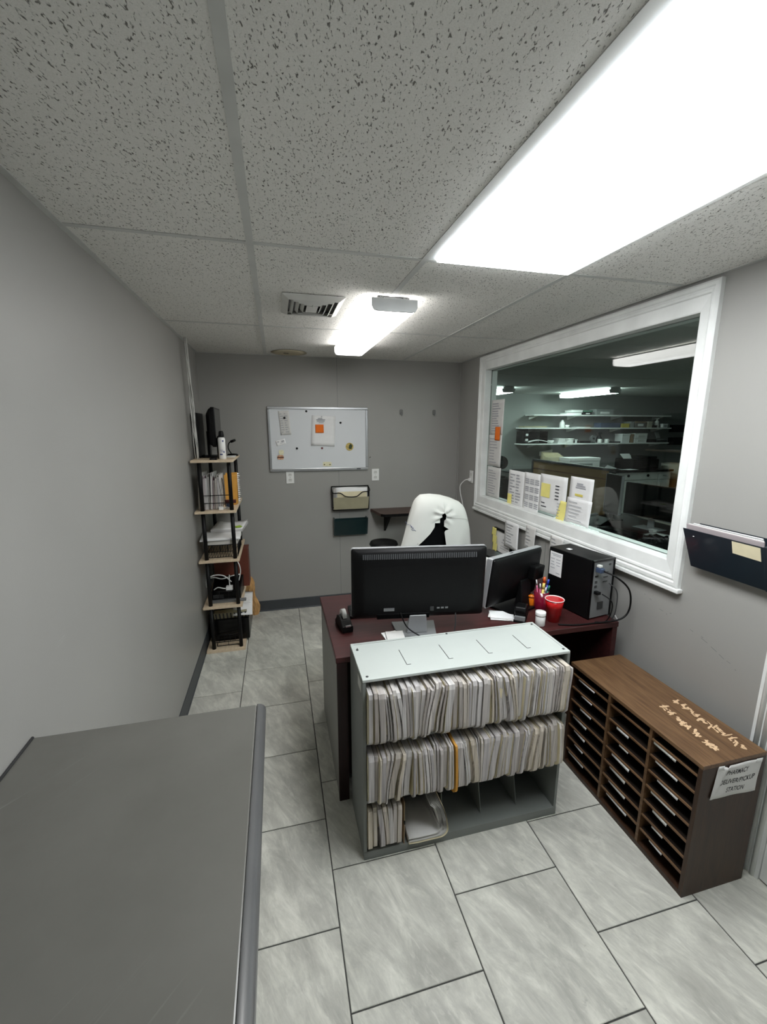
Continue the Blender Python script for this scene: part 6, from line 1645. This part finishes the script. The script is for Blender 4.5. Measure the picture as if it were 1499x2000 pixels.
# two dark wall pockets
for k, (z0, lb) in enumerate(((1.612, 'upper of two black wall pockets at far right in next room'), (1.352, 'lower of two black wall pockets at far right in next room'))):
    t = thing('black_wall_pocket', lb, 'file holder', (8.18, NY1, z0))
    build('back_plate', MB().box(8.02, 8.42, NY1 - 0.006, NY1 - 0.001, z0, z0 + 0.15), BLACKP, t)
    build('front_panel', MB().hexa([(8.02, NY1 - 0.05, z0), (8.42, NY1 - 0.05, z0), (8.42, NY1 - 0.046, z0), (8.02, NY1 - 0.046, z0)], [(8.02, NY1 - 0.09, z0 + 0.14), (8.42, NY1 - 0.09, z0 + 0.14), (8.42, NY1 - 0.086, z0 + 0.14), (8.02, NY1 - 0.086, z0 + 0.14)]), BLACKP, t)
    for x in (8.02, 8.416):
        build('side_panel', MB().prism([(NY1 - 0.0062, z0), (NY1 - 0.05, z0), (NY1 - 0.09, z0 + 0.14), (NY1 - 0.0062, z0 + 0.14)], x, x + 0.004, 'x'), BLACKP, t)
# counter run along the far wall
t = thing('base_cabinet', 'white base cabinet run with drawers and doors in next room', 'cabinet', (5.93, 6.97, 0))
build('carcass', MB().box(4.42, 7.43, 6.63, NY1 - 0.005, 0.08, 0.880), TRIM, t)
for x0, x1 in ((4.44, 5.22), (5.24, 6.04)):
    build('door', MB().box(x0, x1, 6.610, 6.6295, 0.10, 0.870), TRIM, t, bevel=0.003)
d = build('drawer', MB().box(6.06, 7.13, 6.608, 6.6295, 0.735, 0.872), TRIM, t, bevel=0.004)
for x in (6.44, 6.885):
    build('knob', MB().cyl((x, 6.6075, 0.815), (x, 6.590, 0.815), 0.024, n=14), BLACKP, d)
d = build('drawer', MB().box(7.15, 7.42, 6.608, 6.6295, 0.735, 0.872), TRIM, t, bevel=0.004)
build('pull', MB().box(7.24, 7.33, 6.598, 6.6075, 0.80, 0.812), CHROME, d)
for x0, x1, hx in ((6.06, 6.60, 6.56), (6.62, 7.13, 6.66), (7.15, 7.42, 7.19)):
    d = build('door', MB().box(x0, x1, 6.610, 6.6295, 0.10, 0.720), TRIM, t, bevel=0.004)
    build('handle', MB().tube(smooth_path([(hx, 6.6095, 0.69), (hx, 6.59, 0.67), (hx, 6.59, 0.61), (hx, 6.6095, 0.59)], 4), 0.006), CHROME, d)
t = thing('dark_worktop', 'long black worktop over the white cabinets in next room', 'worktop', (5.93, 6.96, 0.881))
build('slab', MB().box(4.42, 7.46, 6.585, NY1 - 0.001, 0.881, 0.921), BLACKG, t, bevel=0.004)
build('splash_lip', MB().box(4.42, 7.46, NY1 - 0.020, NY1 - 0.001, 0.9215, 0.99), NWALL, t)
WT = 0.9215
t = thing('office_printer', 'wide black office printer on the worktop in next room', 'printer', (6.90, 6.95, WT))
build('body', MB().box(6.62, 7.24, 6.72, 7.18, WT, WT + 0.19), BLACKP, t, bevel=0.02)
build('scanner_lid', MB().box(6.80, 7.22, 6.76, 7.16, WT + 0.1905, WT + 0.235), BLACKG, t, bevel=0.01)
build('output_slot', MB().box(6.86, 7.18, 6.712, 6.7195, WT + 0.05, WT + 0.10), BLACKG, t)
build('paper', MB().obox((6.70, 6.98, WT + 0.235), (0.11, 0, 0), (-0.02, 0.03, 0.045), (0, 0.001, -0.001)), PAPER, t)
bxthing('storage_box', 'large white lidded box on the worktop in next room', 'box', 5.15, 5.80, WT, WT + 0.245, PAPER, 6.62, 6.92, lid=PAPER, lidh=.22, tagm=GREYBOX)
t = thing('file_organiser', 'rack of cream folders standing on the worktop in next room', 'file organiser', (5.06, 7.08, WT))
build('rack', MB().box(4.85, 5.30, 6.93, 7.23, WT, WT + 0.03), BLACKM, t)
for k in range(5):
    build('folder', MB().hexa([(4.87 + 0.012 * k, 6.96 + 0.05 * k, WT + 0.0305), (5.28, 6.96 + 0.05 * k, WT + 0.0305), (5.28, 6.98 + 0.05 * k, WT + 0.0305), (4.87 + 0.012 * k, 6.98 + 0.05 * k, WT + 0.0305)],
                              [(4.87 + 0.012 * k, 6.93 + 0.05 * k, WT + 0.25 + 0.02 * k), (5.28, 6.93 + 0.05 * k, WT + 0.24 + 0.018 * k), (5.28, 6.95 + 0.05 * k, WT + 0.24 + 0.018 * k), (4.87 + 0.012 * k, 6.95 + 0.05 * k, WT + 0.25 + 0.02 * k)]), MANILA, t)
build('slip', MB().hexa([(4.92, 7.21, WT + 0.25), (5.20, 7.21, WT + 0.25), (5.20, 7.214, WT + 0.25), (4.92, 7.214, WT + 0.25)], [(4.92, 7.21, WT + 0.33), (5.20, 7.21, WT + 0.37), (5.20, 7.214, WT + 0.37), (4.92, 7.214, WT + 0.33)]), PAPER2, t)
m = MB().slab(lambda u, v: (6.10 + 0.32 * u, 6.64 + 0.24 * v, WT + 0.004 + 0.075 * max(0, 1 - abs(u - 0.3) / 0.3) * (0.4 + 0.6 * v)), 10, 5, (0, 0, 0.004))
tag(build('crumpled_paper', m, GREYBOX), 'crumpled grey paper at the end of the black worktop', 'paper')
tag(build('loose_sheet', MB().slab(lambda u, v: (6.45 + 0.22 * u, 6.62 + 0.16 * v, WT + 0.002 + 0.004 * u), 4, 2, (0, 0, 0.002)), PAPER), 'white sheet lying flat before the office printer', 'paper')
# cream bin at the far right
t = thing('cream_chair', 'cream tub-shaped seat at the right edge of next room', 'chair', (7.78, 6.85, 0))
build('shell', MB().lathe([(0.20, 0.70), (0.24, 0.78), (0.25, 1.00), (0.24, 1.00), (0.22, 0.80), (0.0, 0.76)], (7.80, 6.86, 0), 24), plain('cream_plastic', C(188, 184, 172), 0.5), t)
build('pedestal', MB().box(7.60, 8.0, 6.66, 7.06, 0.0, 0.699), DARKG, t, bevel=0.02)
# brown cubicle partition with dark cap and post
t = thing('cubicle_partition', 'brown fabric cubicle partition with dark metal rim in next room', 'partition', (3.90, 4.98, 0))
qx = 3.88
build('panel', MB().box(qx, qx + 0.045, 4.245, 5.80, 0.06, 1.205), BROWNB, t)
build('cap_rail', MB().box(qx - 0.008, qx + 0.053, 4.215, 5.83, 1.2055, 1.235), DARKG, t, bevel=0.003)
build('end_post', MB().box(qx - 0.008, qx + 0.053, 4.195, 4.2445, 0.0, 1.205), DARKG, t, bevel=0.003)
build('end_post', MB().box(qx - 0.008, qx + 0.053, 5.8005, 5.84, 0.0, 1.205), DARKG, t, bevel=0.003)
build('foot_rail', MB().box(qx - 0.004, qx + 0.049, 4.245, 5.80, 0.0, 0.0595), DARKG, t)
build('mid_rail', MB().box(qx - 0.004, qx - 0.0003, 4.245, 5.80, 1.10, 1.106), BROWNBOX, t)
# dark cabinet and fan near the far left of the view
t = thing('dark_cabinet', 'black metal cabinet seen past the window-edge papers', 'cabinet', (3.30, 6.20, 0))
build('body', MB().box(2.95, 3.75, 5.95, 6.60, 0.0, 0.92), BLACKP, t, bevel=0.004)
for z in (0.35, 0.62):
    dd = build('drawer', MB().box(2.97, 3.73, 5.935, 5.9495, z, z + 0.25), BLACKG, t)
    build('handle', MB().box(3.28, 3.42, 5.925, 5.9345, z + 0.18, z + 0.195), MIDG, dd)
t = thing('desk_fan', 'black round desk fan standing on the dark metal cabinet', 'fan', (3.52, 6.15, 0.921))
build('base', MB().lathe([(0.09, 0.0), (0.09, 0.02), (0.03, 0.03)], (3.52, 6.15, 0.921), 18), BLACKP, t)
build('stem', MB().cyl((3.52, 6.15, 0.951), (3.52, 6.15, 1.08), 0.015, n=10), BLACKP, t)
build('cage', MB().cyl((3.50, 6.10, 1.16), (3.54, 6.20, 1.16), 0.105, n=24), BLACKP, t)
build('grille_hub', MB().cyl((3.49, 6.08, 1.16), (3.499, 6.099, 1.16), 0.03, n=14), DARKG, t)
bxthing('white_printer', 'low white printer on the dark cabinet in next room', 'printer', 3.60, 3.74, 0.921, 1.02, IVORY, 6.0, 6.3, lid=DARKG)
# workstation just beyond the window
t = thing('corner_desk', 'cluttered dark desk just beyond the window', 'desk', (3.35, 3.0, 0))
build('top', MB().box(2.85, 3.86, 2.25, 3.95, 0.722, 0.750), MAHOGD, t, bevel=0.003)
for y in (2.27, 3.91):
    build('end_panel', MB().box(2.88, 3.84, y, y + 0.02, 0.0, 0.7215), MAHOGD, t)
build('back_panel', MB().box(3.80, 3.82, 2.2905, 3.9095, 0.10, 0.7215), MAHOGD, t)
t = thing('computer_monitor', 'black glossy monitor facing the window on the cluttered desk', 'monitor', (3.52, 3.27, 0.7505), math.radians(-83))
local_part('frame', MB().prism(rounded(-0.285, 0.285, 0.10, 0.425, 0.008), -0.012, 0.018, 'y'), BLACKG, t)
local_part('screen', MB().box(-0.272, 0.272, -0.0135, -0.0124, 0.125, 0.412), SCREEN, t)
local_part('lower_trim', MB().box(-0.282, 0.282, -0.0150, -0.0124, 0.101, 0.110), MIDG, t)
local_part('stand_neck', MB().box(-0.03, 0.03, 0.0185, 0.035, 0.010, 0.25), SILVER, t)
local_part('stand_base', MB().box(-0.12, 0.12, -0.07, 0.09, 0.0004, 0.0095), SILVER, t, 0.003)
t = thing('computer_monitor', 'dark grey upright monitor beside the glossy one beyond window', 'monitor', (3.50, 3.735, 0.7505), math.radians(-98))
local_part('frame', MB().prism(rounded(-0.125, 0.125, 0.06, 0.48, 0.008), -0.012, 0.020, 'y'), DARKG, t)
local_part('screen', MB().box(-0.118, 0.118, -0.0132, -0.0124, 0.07, 0.472), BLACKP, t)
for s in (-1, 1):
    local_part('side_trim', MB().box(s * 0.1275 - 0.0015, s * 0.1275 + 0.0015, -0.013, 0.018, 0.065, 0.475), SILVER, t)
local_part('stand_base', MB().box(-0.09, 0.09, -0.06, 0.08, 0.0004, 0.012).box(-0.03, 0.03, 0.0, 0.019, 0.0125, 0.0598), BLACKP, t, 0.003)
paper_block('paper_stack', 'white papers lying on the cluttered desk beyond window', 3.20, 3.44, 2.72, 3.06, 0.7505, 0.775, math.radians(12), PAGESZ)
t = thing('keyboard', 'black keyboard on the cluttered desk beyond window', 'keyboard', (3.12, 3.18, 0.7505), math.radians(-80))
local_part('body', MB().box(-0.21, 0.21, -0.07, 0.07, 0.001, 0.022), BLACKP, t, 0.004)
local_part('keys', MB().box(-0.195, 0.195, -0.055, 0.055, 0.0222, 0.028), BLACKG, t)
t = thing('black_bag', 'lumpy black bag on the near edge of the cluttered desk', 'bag', (3.02, 2.66, 0.7505))
build('body', crumple(3.02, 2.66, 0.7505, 0.10, 0.15, 0.10, 21), BLACKP, t)
build('strap', MB().tube(smooth_path([(2.94, 2.60, 0.84), (2.96, 2.70, 0.865), (3.02, 2.78, 0.84)], 5), 0.008), DARKG, t)
bxthing('small_box', 'small white box at the foot of the glossy monitor', 'box', 3.40, 3.45, 0.7505, 0.785, PAPER, 3.10, 3.16, lid=PAPER)
lathe_thing('cup', 'grey paper cup at the end of the cluttered desk', 'cup', 3.20, 3.82, 0.7505, [(0.03, 0.0005), (0.042, 0.10), (0.039, 0.10), (0.028, 0.006), (0.0, 0.006)], GREYBOX)
t = thing('desk_phone', 'black desk phone beside the keyboard on cluttered desk', 'phone', (3.17, 3.55, 0.7505), math.radians(-70))
local_part('base', MB().prism([(-0.10, 0.001), (0.10, 0.001), (0.10, 0.07), (-0.10, 0.025)], -0.09, 0.09, 'x'), BLACKP, t, 0.004)
local_part('handset', MB().box(-0.085, -0.045, -0.10, 0.10, 0.072, 0.10), BLACKG, t, 0.01)
